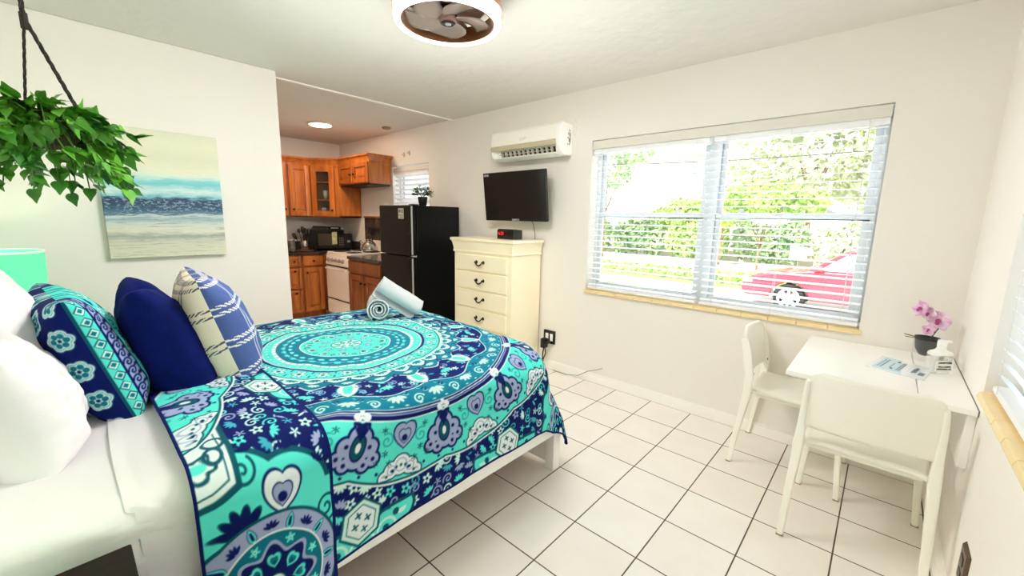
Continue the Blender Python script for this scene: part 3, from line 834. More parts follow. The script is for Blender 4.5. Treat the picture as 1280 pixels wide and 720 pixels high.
# plaid cushion: cream face and blue face, both with woven check lines
P,U,V,D=pillow_pts(1.5,1.58,.86,n=200,seed=41,pinch=.06,sag=.5,wr=.018)
col=np.zeros(P.shape); CRE=np.array((236,228,204.)); BLU=np.array((72,92,146.)); WHT=np.array((232,230,228.)); GRY=np.array((88,88,112.))
front=(D>0)
col[:]=np.where(front[...,None],BLU,CRE)
hatch=(np.sin((U*1+V*1.2)*95)>-.1)
for axis,posn in ((V,(-.70,-.14,.42,.9)),(U,(-.62,.1,.66))):
    for c0 in posn:
        for dd,wd in ((-.055,.030),(.055,.030)):
            m=(np.abs(axis-c0-dd)<wd)
            if axis is V:
                col=np.where((m&hatch)[...,None],np.where(front[...,None],WHT,GRY),col)
            else:
                col=np.where(m[...,None],col*.45+np.where(front[...,None],WHT,GRY)*.55,col)
tag(grid_obj('cushion',place(P,(-8.56,3.72,3.05),(.10,1,0),(-.29,0,1)),knit_a,None,col,loc=(-8.6,3.7,2.4)),'plaid throw cushion with cream and blue faces, nearest the foot of the bed','cushion')

# ------------------------------------------------------------------ rolled towels
def towel(label, c, direction, R, Ln, turns=3.4, tail=0, roll0=0.0):
    """spiral-rolled towel: spiral cross-section extruded along a direction"""
    d=Vector(direction).normalized(); up=Vector((0,0,1)); sdir=d.cross(up).normalized(); upp=sdir.cross(d)
    n=150; pts=[]
    for i in range(n+1):
        a=2*PI*turns*i/n; r=R*(.12+.86*(i/n)); pts.append((r*math.cos(a+roll0),r*math.sin(a+roll0)))
    if tail:
        a=2*PI*turns+roll0
        for i in range(1,15): pts.append((pts[n][0]-math.sin(a)*tail*i/14,pts[n][1]+math.cos(a)*tail*i/14))
        n+=14
    m=26
    P=np.zeros((n+1,m,3)); C=Vector(c)
    for j in range(m):
        tt=j/(m-1); off=(tt-.5)*Ln
        for i,(a,b) in enumerate(pts):
            k=1+.02*math.sin(9*tt+i*.11)+.015*math.sin(31*tt+i*.3)
            e=.02*math.sin(i*.23) if j in (0,m-1) else 0
            q=C+d*(off+e)+sdir*(a*k)+upp*(b*k); P[i,j]=q
    t=tag(grid_obj('rolled_towel',P,towel_m,None,loc=c),label,'towel',None)
    md=t.modifiers.new('thick','SOLIDIFY'); md.thickness=R*.155*S; md.offset=-1
    return t
towel('white rolled towel lying flat on the comforter, showing its spiral end',(-5.34,5.0,2.665),(.5,.86,0),.215,.92,3.3,roll0=2.2)
towel('white rolled towel leaning slanted over the flat rolled towel',(-5.12,4.50,2.91),(.66,-.44,-.55),.175,.98,3.0,roll0=-2.2,tail=.22)

# ------------------------------------------------------------------ dresser
DX,DY0,DY1=-1.33,4.74,7.24
t=thing('dresser','tall cream chest of drawers below the television','dresser',(-.7,6,0))
MB().box(DX,-.03,DY0,DY1,.28,3.55).build('body',cream_m,t,bevel=.015)
prof=[(.012,3.53),(.03,3.535),(.035,3.58),(.02,3.60),(.03,3.70),(.055,3.82),(.08,3.885),(.105,3.895),(.105,3.965),(.09,3.98),(-.02,3.98),(-.02,3.53)]
m=MB()
loops=[]
for o,z in prof:
    loops.append([(-.03,DY0-o,z),(DX-o,DY0-o,z),(DX-o,DY1+o,z),(-.03,DY1+o,z)])
vs=[p for l in loops for p in l]; fs=[]
n=len(prof)
for i in range(n):
    for k in range(4): fs.append((i*4+k,i*4+(k+1)%4,((i+1)%n)*4+(k+1)%4,((i+1)%n)*4+k))
m.add(vs,fs); m.box(DX-.08,-.03,DY0-.08,DY1+.08,3.92,3.977); m.build('cornice_top',cream_m,t,bevel=.008)
b=MB(); b.prism([(DY0-.03,0),(DY0+.35,0),(DY0+.45,.14),(DY1-.45,.14),(DY1-.35,0),(DY1+.03,0),(DY1+.03,.3),(DY0-.03,.3)],'x',DX-.04,DX+.06)
b.box(DX,-.05,DY0-.03,DY0+.06,0,.3); b.box(DX,-.05,DY1-.06,DY1+.03,0,.3); b.build('plinth',cream_m,t,bevel=.012)
zs=[3.49,2.96,2.38,1.80,1.20,.42]
for i in range(5):
    z1,z0=zs[i]-.02,zs[i+1]+.03
    d=MB().box(DX-.045,DX+.02,DY0+.18,DY1-.16,z0,z1).build('drawer',cream_m,t,bevel=.018)
    yc=(DY0+DY1)/2+.02; zc=(z0+z1)/2+.0; h=MB()
    for s in (-1,1):
        h.lathe([(.0,-.02),(.06,-.02),(.055,0),(.03,.012),(.018,.03),(.018,.06),(.03,.07),(0,.08)],(DX-.045,yc+s*.15,zc+.04),12,axis='x')
        i0=len(h.v)-12*8
        for k in range(i0,len(h.v)): h.v[k].x=2*(DX-.045)-h.v[k].x
    pts=[(DX-.11,yc-.15+.30*k/10,zc+.03-.09*math.sin(PI*k/10)) for k in range(11)]
    h.tube(pts,[.014+.008*math.sin(PI*k/10) for k in range(11)],8); h.build('handle',bronze_m,d,smooth=True)
# alarm clock
t=thing('alarm_clock','small black digital alarm clock on top of the cream dresser','clock',(-.75,5.45,3.985))
t_m=MB(); cx,cz=-.72,3.985
t_m.prism([(-.95,cz),(-.55,cz),(-.55,cz+.27),(-.9,cz+.30),(-.95,cz+.26)],'y',5.05,5.72); t_m.build('body',black_gl,t,bevel=.02)
MB().box(-.957,-.95,5.40,5.68,cz+.09,cz+.24).build('display',mat('clock_window',(30,4,6),.1),t)
vs,fs=text_geo('6:21',.14); m=MB(); m.M=frame_matrix((-.962,5.535,cz+.165),(0,-1,0),(0,0,1)); m.add(vs,fs)
m.build('digits',mat('led_red',(255,40,40),.5,emit=((255,50,45),.7)),t)
m=MB(); 
for i in range(5):
    for j in range(4): m.box(-.958,-.95,5.10+.05*i,5.13+.05*i,cz+.06+.05*j,cz+.08+.05*j)
m.build('speaker_grille',black_m,t)
# television
def tvp(u,v,w):   # u along -y (0..1 left->right), v height, w depth towards room
    yy=6.74-2.50*u; z=4.53+1.46*v; x=-.30-.20*v
    return (x-w,yy-.03*v+.02,z-.12*w)
t=thing('television','black flat television tilted down on the wall above the dresser','television',(-.3,5.5,4.5))
m=MB(); m.hexa([tvp(0,0,0),tvp(1,0,0),tvp(1,0,.1),tvp(0,0,.1),tvp(0,1,0),tvp(1,1,0),tvp(1,1,.1),tvp(0,1,.1)]); m.build('housing',black_gl,t,bevel=.02)
m=MB(); m.hexa([tvp(.02,.055,.1),tvp(.98,.055,.1),tvp(.98,.055,.104),tvp(.02,.055,.104),tvp(.02,.975,.1),tvp(.98,.975,.1),tvp(.98,.975,.104),tvp(.02,.975,.104)]); m.build('screen',mat('tv_screen',(6,6,7),.12),t)
m=MB(); m.hexa([tvp(.3,.2,-.16),tvp(.7,.2,-.16),tvp(.7,.2,0),tvp(.3,.2,0),tvp(.3,.7,-.16),tvp(.7,.7,-.16),tvp(.7,.7,0),tvp(.3,.7,0)]); m.build('back_cover',black_m,t,bevel=.03)
m=MB(); m.box(.02,.05,5.1,5.9,4.8,5.6); m.tube([(.03,5.5,5.2),(-.15,5.62,5.2),(-.24,5.5,5.2)],.05,8); m.build('wall_mount',black_m,t)
def txt_on(P0,xd,yd,s,size,name,mt,par):
    vs,fs=text_geo(s,size); m=MB(); m.M=frame_matrix(P0,xd,yd); m.add(vs,fs); return m.build(name,mt,par)
logo_m=mat('logo_grey',(205,205,208),.4)
xd=Vector(tvp(1,0,0))-Vector(tvp(0,0,0)); yd=Vector(tvp(0,1,0))-Vector(tvp(0,0,0))
txt_on(tvp(.52,.028,.108),xd,yd,'SANYO',.085,'logo',logo_m,t)
txt_on(tvp(.062,.945,.108),xd,yd,'HDMI',.085,'badge',logo_m,t)
m=MB(); m.tube([(-.2,5.05,4.6),(-.1,5.02,4.45),(-.04,5.0,4.2),(.0,5.0,3.9),(.02,4.98,3.5)],.014,6)
tag(m.build('television_cable',mat('grey_cable',(120,112,104),.6),None,smooth=True,loc=(-.05,5,3.5)),'thin grey cable hanging from the television behind the dresser','cable')

# air conditioner
t=thing('air_conditioner','white split air conditioner mounted high on the wall above the television','air conditioner',(-.3,5.1,6.3))
AY0,AY1=3.80,6.42
side=[(.05,6.36),(.05,7.18),(-.42,7.20),(-.53,7.12),(-.56,6.72),(-.50,6.45),(-.30,6.33)]
MB().prism([(.05,6.36),(.05,7.18),(-.39,7.20),(-.50,7.12),(-.53,6.62),(-.34,6.585),(-.28,6.36)],'y',AY0+.14,AY1-.06).build('body',plastic_w,t,bevel=.012)
for nm,y0,y1 in (('end_cap',AY0,AY0+.15),('end_cap',AY1-.07,AY1)):
    MB().prism([(a-.01 if a<0 else a,b) for a,b in side],'y',y0,y1).build(nm,white_gl,t,bevel=.03)
MB().prism([(-.44,7.19),(-.545,7.11),(-.575,6.74),(-.545,6.74),(-.50,7.08)],'y',AY0+.13,AY1-.05).build('front_panel',plastic_w,t,bevel=.01)
MB().prism([(-.575,6.735),(-.585,6.66),(-.56,6.60),(-.52,6.60),(-.52,6.735)],'y',AY0+.13,AY1-.02).build('display_strip',mat('ac_strip',(178,168,140),.4),t,bevel=.008)
MB().prism([(-.36,6.60),(-.30,6.36),(-.27,6.36),(-.33,6.60)],'y',AY0+.30,AY1-.25).build('outlet_cavity',black_m,t)
lv=MB()
for k in range(12):
    y=AY0+.38+k*(AY1-AY0-.72)/11; lv.prism([(-.47,6.60),(-.40,6.42),(-.30,6.40),(-.34,6.60)],'y',y-.012,y+.012)
lv.box(-.43,-.42,AY0+.3,AY1-.25,6.49,6.505); lv.build('vanes',mat('ac_vane',(196,190,176),.5),t)
lp=MB(); lp.prism([(-.50,6.395),(-.30,6.31),(-.29,6.325),(-.49,6.415)],'y',AY0+.16,AY1-.12); lp.build('louvre',plastic_w,t,bevel=.006)
xd,yd=(0,-1,0),(-.03,0,.4)
txt_on((-.588,5.0,6.695),xd,(0,0,1),'LG',.05,'strip_mark',logo_m,t) if False else None
m=MB(); m.M=frame_matrix((-.576,5.1,6.86),(0,-1,0),(.07,0,1))
m.tube([(-.12,-.02,0),(-.06,.03,0),(0,0,0),(.06,.035,0),(.13,.03,0)],.006,5); m.tube([(-.1,-.03,0),(0,-.03,0),(.09,.0,0)],.006,5); m.build('emblem',mat('ac_emblem',(206,200,190),.4),t)
m=MB()
for (dx,z0,z1,w) in ((-.14,6.98,7.02,.05),(-.18,6.88,6.95,.03),(-.12,6.84,6.96,.035),(-.20,6.78,6.83,.03),(-.15,6.70,6.80,.06),(-.2,6.62,6.66,.03),(-.13,6.62,6.67,.03)):
    m.box(dx,dx+w,AY0-.004,AY0,z0,z1)
m.box(-.10,-.07,AY0-.004,AY0,6.66,6.92)
m.build('rating_label',mat('ac_label',(120,120,112),.5),t)
m=MB(); m.tube([(.02,3.72,7.3),(.0,3.66,7.15),(.01,3.70,6.95),(.03,3.76,6.85)],.012,6); m.build('cable_loop',plastic_w,t,smooth=True)

# power outlet with plugs (beside the dresser)
t=thing('wall_outlet','black square wall outlet with plugs beside the cream dresser','outlet',(.03,4.35,1.0))
MB().box(.0,.05,4.13,4.56,.80,1.22).build('cover_plate',black_gl,t,bevel=.012)
for y in (4.25,4.42): MB().box(-.02,.0,y-.055,y+.055,.90,1.13).build('socket',white_gl,t,bevel=.01)
t=thing('power_plug','black power plug with two leads in the wall outlet by the dresser','plug',(-.1,4.42,.8))
m=MB(); m.box(-.22,-.02,4.35,4.52,.68,.98); m.box(-.2,-.02,4.24,4.36,.84,.92); m.build('adapter',black_m,t,bevel=.03)
m=MB(); m.tube([(-.12,4.44,.68),(-.14,4.46,.5),(-.1,4.5,.3),(-.12,4.6,.05)],.02,7); m.tube([(-.12,4.40,.68),(-.15,4.34,.52),(-.14,4.42,.36),(-.1,4.48,.2),(-.16,4.5,.03)],.018,7); m.build('lead',black_m,t,smooth=True)
m=MB(); m.tube([(-.05,4.1,.02),(-.10,3.6,.03),(-.08,3.2,.10),(-.035,2.9,.30),(-.015,2.6,.42),(-.01,2.45,.50)],.011,6)
tag(m.build('stray_wire',mat('wire_grey',(150,140,128),.6),None,smooth=True,loc=(0,3.3,0)),'thin grey wire curling off the floor in front of the baseboard','wire')

# ------------------------------------------------------------------ fridge
FX,FY0,FY1=-1.88,8.50,10.46
t=thing('fridge','black two-door fridge between the cream dresser and the kitchen','fridge',(-1,9.5,0))
MB().box(FX,-.06,FY0,FY1,.1,4.96).build('cabinet',fridge_m,t,bevel=.02)
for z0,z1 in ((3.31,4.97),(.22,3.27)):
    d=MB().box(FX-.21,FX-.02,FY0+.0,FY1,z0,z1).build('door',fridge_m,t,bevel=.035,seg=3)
    MB().box(FX-.215,FX-.165,FY0-.02,FY0+.015,z0+.04,z1-.04).build('lit_edge_strip',silver_m,d,bevel=.006)  # silver strip stands in for light caught along the black door's edge
    zz=(z0+.05,z0+.75) if z0>1 else (z1-.75,z1-.05)
    MB().prism([(FX-.21,FY0+.05),(FX-.25,FY0+.07),(FX-.25,FY0+.16),(FX-.21,FY0+.2)],'z',zz[0],zz[1]).build('handle_grip',fridge_m,d,bevel=.01)
MB().box(FX-.14,FX+.1,FY0+.02,FY0+.16,3.255,3.325).build('hinge',silver_m,t,bevel=.006)
MB().box(FX-.15,FX+.12,FY0+.03,FY0+.22,4.96,5.0).build('hinge_cover',black_m,t,bevel=.01)
MB().box(FX-.1,-.1,FY0+.1,FY1-.1,0,.1).build('kick_base',black_m,t)
st=MB().box(FX-.215,FX-.21,8.93,9.24,4.52,4.86).build('sticker',mat('sticker_paper',(206,200,186),.6),t)
m=MB(); 
for k,(a,b,c,d) in enumerate(((8.96,9.05,4.70,4.83),(9.09,9.21,4.72,4.82),(8.96,9.21,4.62,4.65),(8.96,9.16,4.56,4.59))): m.box(FX-.217,FX-.215,a,b,c,d)
m.build('print',mat('sticker_ink',(120,116,108),.6),st)
# plant on the fridge
t=thing('potted_plant','small bushy green plant in a black pot on top of the fridge','plant',(-.95,9.45,4.96))
MB().lathe([(0,4.965),(.13,4.965),(.16,5.2),(.175,5.3),(.15,5.3),(.14,5.26),(0,5.26)],(-.95,9.45,0),20).build('pot',black_m,t,smooth=True)
m=MB(); r_=np.random.default_rng(5)
for i in range(520):
    th=r_.uniform(0,6.28); ph=math.acos(r_.uniform(-.35,1)); R_=.34*r_.uniform(.45,1)
    c=Vector((-.95+R_*math.sin(ph)*math.cos(th),9.45+R_*math.sin(ph)*math.sin(th),5.40+R_*.85*math.cos(ph)))
    d=(c-Vector((-.95,9.45,5.25))).normalized(); d=(d+Vector(r_.normal(size=3))*.35).normalized(); a=d.orthogonal().normalized()*.022; L_=.09
    m.add([c,c+d*L_*.5+a,c+d*L_,c+d*L_*.5-a],[(0,1,2,3)])
m.build('foliage',mat('small_leaf',(46,70,34),.6,vary=(30,(112,128,66))),t)
m=MB()
for i in range(10):
    a=i*.63; m.tube([(-.95,9.45,5.24),(-.95+.1*math.cos(a),9.45+.1*math.sin(a),5.38),(-.95+.22*math.cos(a),9.45+.22*math.sin(a),5.5)],.008,5)
m.build('stem',mat('stem_green',(60,72,36),.7),t)

# ------------------------------------------------------------------ kitchen
def panel_door(par, name, O, U, Wd, Ht, m, knob=None, glass=False, fr=.17, N=None, flat=False):
    """raised panel door; O = lower corner on the cabinet face, U = unit direction along the width, N = outwards"""
    O=Vector(O);U=Vector(U).normalized();Z=Vector((0,0,1)); N=Vector(N).normalized() if N else U.cross(Z)
    def bx(mb,a,b,c,d,h0,h1):
        P=[O+U*x+Z*z+N*h for h in (h0,) for x,z in ((a,c),(b,c),(b,d),(a,d))]+[O+U*x+Z*z+N*h1 for x,z in ((a,c),(b,c),(b,d),(a,d))]
        mb.hexa(P)
    mb=MB()
    if flat:
        bx(mb,0,Wd,0,Ht,0,.06)
    else:
        bx(mb,0,fr,0,Ht,0,.065); bx(mb,Wd-fr,Wd,0,Ht,0,.065); bx(mb,fr,Wd-fr,0,fr,0,.065); bx(mb,fr,Wd-fr,Ht-fr,Ht,0,.065)
        if not glass:
            bx(mb,fr,Wd-fr,fr,Ht-fr,0,.022)
            i=fr+.05
            if Wd-2*i>.08 and Ht-2*i>.08:
                P=[O+U*x+Z*z+N*.022 for x,z in ((i,i),(Wd-i,i),(Wd-i,Ht-i),(i,Ht-i))]+[O+U*x+Z*z+N*.055 for x,z in ((i+.06,i+.06),(Wd-i-.06,i+.06),(Wd-i-.06,Ht-i-.06),(i+.06,Ht-i-.06))]
                mb.hexa(P)
    o=mb.build(name,m,par,bevel=.012)
    if glass:
        g=MB(); bx(g,fr,Wd-fr,fr,Ht-fr,.02,.03); g.build('glass_pane',pane_m,o)
    if knob:
        k=MB(); c=O+U*knob[0]+Z*knob[1]+N*.065
        prev=None
        k.tube([c,c+N*.03,c+N*.045,c+N*.075,c+N*.09],[.022,.02,.045,.045,.02],10); k.build('knob',bronze_m,o,smooth=True)
    return o
YF=15.72   # front of the back run
t=thing('base_cabinet','wooden base cabinet with a stack of drawers at the kitchen back wall','cabinet',(-3.1,16.7,0))
MB().box(-3.5,-2.83,YF,YK-.02,.28,2.86).build('carcass',woodd_m,t)
MB().box(-3.5,-2.83,YF+.22,YK-.1,0,.28).build('toe_kick',woodd_m,t)
for z0,z1 in ((2.38,2.80),(1.42,2.30),(.36,1.34)):
    panel_door(t,'drawer',(-3.46,YF,z0),(1,0,0),.58,z1-z0,wood_m,(.29,(z1-z0)*.5 if z1-z0<.5 else (z1-z0)-.12),N=(0,-1,0),fr=.12)
t=thing('base_cabinet','wooden base cabinet with one door and drawer, left of the white range','cabinet',(-2.3,16.7,0))
MB().box(-2.82,-1.80,YF,YK-.02,.28,2.86).build('carcass',woodd_m,t)
MB().box(-2.82,-1.80,YF+.22,YK-.1,0,.28).build('toe_kick',woodd_m,t)
panel_door(t,'drawer',(-2.78,YF,2.38),(1,0,0),.84,.42,wood_m,(.42,.21),N=(0,-1,0),flat=True)
panel_door(t,'door',(-2.78,YF,.36),(1,0,0),.84,1.94,wood_m,(.12,1.72),N=(0,-1,0),fr=.19)
MB().box(-1.90,-1.80,YF-.05,YF,.28,2.86).build('corner_stile',woodd_m,t)
t=thing('base_cabinet','wooden two-door sink base cabinet between the white range and the fridge','cabinet',(-1,11.8,0))
RX=-2.0
MB().box(RX,-.02,10.56,13.08,.28,2.86).build('carcass',woodd_m,t)
MB().box(RX+.22,-.1,10.56,13.08,0,.28).build('toe_kick',woodd_m,t)
panel_door(t,'false_drawer',(RX,13.04,2.36),(0,-1,0),2.42,.44,woodd_m,None,N=(-1,0,0),flat=True)
for y in (13.04,11.80): panel_door(t,'door',(RX,y,.36),(0,-1,0),1.18,1.92,woodd_m,(1.06 if y>12 else .12,1.62),N=(-1,0,0),fr=.2)
# counters
t=thing('worktop','black granite worktop along the kitchen back wall','worktop',(-2,16.7,2.86))
MB().prism([(-3.6,YF-.08),(-1.72,YF-.08),(-1.72,YF-.40),(-.02,YF-.40),(-.02,YK-.02),(-3.6,YK-.02)],'z',2.86,2.98).build('slab',granite_m,t,bevel=.02)
m=MB(); m.box(-3.6,-.04,YK-.1,YK-.02,2.98,3.36); m.box(-.08,.0,15.9,YK-.1,2.98,3.36); m.build('upstand',granite_m,t,bevel=.01)
t=thing('worktop','short black granite worktop between the white range and the fridge','worktop',(-1,11.8,2.86))
MB().box(RX-.08,-.02,10.54,13.10,2.86,2.98).build('slab',granite_m,t,bevel=.02)
# range
t=thing('range','white freestanding cooking range in the kitchen corner','range',(-1,14.2,0))
SY0,SY1,SX=13.16,15.22,-2.02
MB().box(SX+.06,-.05,SY0,SY1,.34,2.96).build('body',range_m,t,bevel=.02)
MB().box(SX+.2,-.3,SY0+.06,SY1-.06,0,.34).build('base',black_m,t)
MB().box(SX,SX+.08,SY0+.02,SY1-.02,1.02,2.42).build('oven_door',range_m,t,bevel=.03)
MB().box(SX,SX+.08,SY0+.02,SY1-.02,.34,.98).build('warmer_drawer',range_m,t,bevel=.03)
MB().prism([(SX+.08,2.46),(SX+.0,2.48),(SX+.06,2.9),(SX+.2,2.98),(SX+.3,2.98),(SX+.3,2.46)],'y',SY0,SY1).build('control_panel',range_m,t,bevel=.02)
MB().box(SX-.005,SX+.02,SY0+.05,SY1-.05,2.425,2.465).build('dark_strip',black_m,t); MB().box(SX-.005,SX+.02,SY0+.05,SY1-.05,.985,1.015).build('dark_strip',black_m,t)
h=MB(); h.box(SX-.10,SX-.05,SY0+.12,SY1-.12,2.28,2.36); h.box(SX-.08,SX+.02,SY0+.12,SY0+.18,2.28,2.36); h.box(SX-.08,SX+.02,SY1-.18,SY1-.12,2.28,2.36); h.build('handle',range_m,t,bevel=.015)
for k in range(5):
    y=SY1-.28-k*.33; c=Vector((SX+.03,y,2.69)); d=Vector((-1,0,.15)).normalized(); kb=MB()
    kb.tube([c,c+d*.03,c+d*.035,c+d*.09,c+d*.1],[.085,.085,.062,.055,.03],14); kb.hexa([c+d*.06+Vector(q) for q in ((0,-.012,-.05),(0,.012,-.05),(-.06,.012,-.05),(-.06,-.012,-.05),(0,-.012,.05),(0,.012,.05),(-.06,.012,.05),(-.06,-.012,.05))]); kb.build('knob',silver_m if k%5==9 else mat('knob_grey',(150,138,126),.4),t,smooth=False)
MB().box(SX+.1,-.0,SY0,SY1,2.96,3.03).build('cooktop',range_m,t,bevel=.02)
MB().box(-.14,-.0,SY0,SY1,3.03,3.5).build('backguard',range_m,t,bevel=.02)
for x,y,r in ((-1.45,14.75,.30),(-1.45,13.68,.24),(-.65,14.75,.24),(-.65,13.68,.30)):
    m=MB(); 
    for rr in (r,r*.7,r*.4): m.lathe([(rr-.03,3.035),(rr-.03,3.06),(rr+.03,3.06),(rr+.03,3.035)],(x,y,0),24,closed=True)
    m.lathe([(r+.03,3.03),(r+.09,3.045),(r+.07,3.03)],(x,y,0),24,closed=True); m.build('burner',black_m,t)
# kettle
t=thing('kettle','shiny steel kettle standing on the white range','kettle',(-.75,13.75,3.06))
kx,ky=-.72,13.72
MB().lathe([(0,3.065),(.30,3.065),(.345,3.10),(.34,3.2),(.29,3.36),(.2,3.46),(.12,3.5),(.11,3.53),(0,3.54)],(kx,ky,0),32).build('body',steel_m,t,smooth=True)
MB().lathe([(0,3.53),(.1,3.535),(.06,3.56),(.02,3.57),(.035,3.61),(0,3.63)],(kx,ky,0),16).build('lid_knob',black_m,t,smooth=True)
MB().tube([(kx-.14,ky+.2,3.30),(kx-.2,ky+.34,3.42),(kx-.22,ky+.40,3.52)],[.075,.05,.035],12).build('spout',steel_m,t,smooth=True)
MB().tube([(kx,ky+.27*math.cos(a),3.42+.38*math.sin(a)) for a in [PI*k/12 for k in range(13)]],.028,8).build('handle',black_m,t,smooth=True)
# dark splash panel behind range
t=thing('splash_panel','dark glossy splash panel on the wall behind the kettle','panel',(.03,14.4,3.1))
MB().box(.005,.05,13.0,15.42,3.5,4.52).build('board',mat('splash_dark',(30,24,22),.15,vary=(6,(92,74,60))),t)
MB().box(-.03,.05,12.98,15.46,4.50,4.58).build('top_rail',woodd_m,t,bevel=.01)
t=thing('light_switch','white double switch plate on the wall above the splash panel','switch',(.04,13.6,4.95))
MB().box(.03,.05,13.42,13.74,4.75,5.17).build('cover_plate',plastic_w,t,bevel=.01)
for y in (13.51,13.65): MB().box(.01,.03,y-.04,y+.04,4.88,5.04).build('rocker',white_gl,t,bevel=.006)
# upper cabinets
ZU0,ZU1=4.50,6.82
UF=16.72
def crown(par,path,z0=6.80):
    """crown moulding along a polyline of (x,y) with outward offsets"""
    pr=[(.0,-.06),(.03,-.05),(.03,.0),(.015,.02),(.03,.06),(.07,.14),(.12,.20),(.13,.22),(.17,.23),(.17,.29),(.15,.30),(-.02,.30),(-.02,-.06)]
    m=MB(); pts=[Vector((a,b,0)) for a,b in path]; n=len(pts); vs=[];fs=[]
    for i,p in enumerate(pts):
        d0=(pts[i]-pts[i-1]).normalized() if i>0 else (pts[1]-pts[0]).normalized()
        d1=(pts[i+1]-pts[i]).normalized() if i<n-1 else d0
        nn=[Vector((d.y,-d.x,0)) for d in (d0,d1)]; bis=(nn[0]+nn[1]).normalized(); k=1/max(.3,bis.dot(nn[0]))
        for o,z in pr: vs.append((p.x+bis.x*o*k,p.y+bis.y*o*k,z0+z))
    L_=len(pr)
    for i in range(n-1):
        for j in range(L_): fs.append((i*L_+j,i*L_+(j+1)%L_,(i+1)*L_+(j+1)%L_,(i+1)*L_+j))
    fs+=[tuple(range(L_)),tuple(range((n-1)*L_,n*L_))[::-1]]
    m.add(vs,fs); m.build('crown_moulding',wood_m,par)
t=thing('wall_cabinet','wooden wall cabinet mostly hidden by the white partition wall','cabinet',(-3.4,17.2,4.5))
MB().box(-4.0,-2.86,UF,YK-.02,ZU0,ZU1).build('carcass',woodd_m,t)
panel_door(t,'door',(-3.96,UF,ZU0+.04),(1,0,0),1.06,ZU1-ZU0-.1,wood_m,(.94,.28),N=(0,-1,0),fr=.2)
crown(t,[(-4.0,UF),(-2.86,UF)])
t=thing('wall_cabinet','wooden wall cabinet with one raised-panel door, beside the glass cabinet','cabinet',(-2.35,17.2,4.5))
MB().box(-2.85,-1.87,UF,YK-.02,ZU0,ZU1).build('carcass',woodd_m,t)
panel_door(t,'door',(-2.80,UF,ZU0+.04),(1,0,0),.88,ZU1-ZU0-.1,wood_m,(.12,.28),N=(0,-1,0),fr=.2)
crown(t,[(-2.85,UF),(-1.87,UF)])
# diagonal corner cabinet with glass door
A=Vector((-1.86,UF,0)); B=Vector((-1.04,15.72,0)); dU=(B-A).normalized(); dN=Vector((dU.y,-dU.x,0)); Wd=(B-A).length
t=thing('corner_cabinet','wooden corner wall cabinet with a glass door','cabinet',(-.9,16.8,4.5))
m=MB(); th=.06
def slab(p,q,z0,z1,tk):
    p=Vector(p);q=Vector(q);d=(q-p).normalized();n_=Vector((-d.y,d.x,0))*tk
    m.hexa([(p.x,p.y,z0),(q.x,q.y,z0),(q.x+n_.x,q.y+n_.y,z0),(p.x+n_.x,p.y+n_.y,z0),(p.x,p.y,z1),(q.x,q.y,z1),(q.x+n_.x,q.y+n_.y,z1),(p.x+n_.x,p.y+n_.y,z1)])
poly=[(-1.86,UF),(-1.04,15.72),(.03,15.72),(.03,YK-.02),(-1.86,YK-.02)]
m.prism(poly,'z',ZU0,ZU0+.06); m.prism(poly,'z',ZU1-.06,ZU1)
m.box(-1.86,-1.80,UF,YK-.02,ZU0,ZU1); m.box(-1.04,.03,15.72,15.78,ZU0,ZU1); m.box(-.03,.03,15.78,YK-.02,ZU0,ZU1); m.box(-1.8,.0,YK-.08,YK-.02,ZU0,ZU1)
m.build('carcass',wood_m,t)
m=MB(); ip=[(-1.72,UF+.02),(-.98,15.82),(-.04,15.82),(-.04,YK-.09),(-1.72,YK-.09)]
m.prism(ip,'z',5.25,5.29); m.prism(ip,'z',6.05,6.09); m.build('shelf',woodd_m,t)
m=MB(); 
for s0,s1 in ((0,.07),(Wd-.17,Wd)):
    p=A+dU*s0; q=A+dU*s1
    m.hexa([tuple(w) for w in (p,q,q-dN*.05,p-dN*.05)][:0] or [(p.x,p.y,ZU0),(q.x,q.y,ZU0),(q.x-dN.x*.05,q.y-dN.y*.05,ZU0),(p.x-dN.x*.05,p.y-dN.y*.05,ZU0),(p.x,p.y,ZU1),(q.x,q.y,ZU1),(q.x-dN.x*.05,q.y-dN.y*.05,ZU1),(p.x-dN.x*.05,p.y-dN.y*.05,ZU1)])
m.build('face_stile',wood_m,t,bevel=.008)
o=A+dU*.05; panel_door(t,'glass_door',(o.x,o.y,ZU0+.04),dU,Wd-.22,ZU1-ZU0-.1,wood_m,(Wd-.22-.11,.26),glass=True,fr=.24,N=dN)
crown(t,[(-1.86,UF),(-1.04,15.72),(-.3,15.72)])
glsm=mat('drinking_glass',(225,225,220),.1,trans=.7)
k=0
for (x,y,z,h) in ((-1.30,16.50,5.29,.42),(-1.05,16.42,5.29,.42),(-1.2,16.65,5.29,.34),(-1.38,16.55,4.56,.36),(-1.12,16.30,4.56,.36),(-1.0,16.55,4.56,.3)):
    lb=('tall drinking glass on the middle shelf behind the glass cabinet door','drinking glass on the bottom of the glass-door corner cabinet')[z<5]
    g=MB(); g.lathe([(0,z),(.09,z),(.11,z+h),(.10,z+h),(.085,z+.03),(0,z+.03)],(x,y,0),16)
    tag(g.build('drinking_glass',glsm,None,smooth=True,loc=(x,y,z)),lb,'glass',('glasses on the cabinet middle shelf','glasses on the cabinet bottom')[z<5])
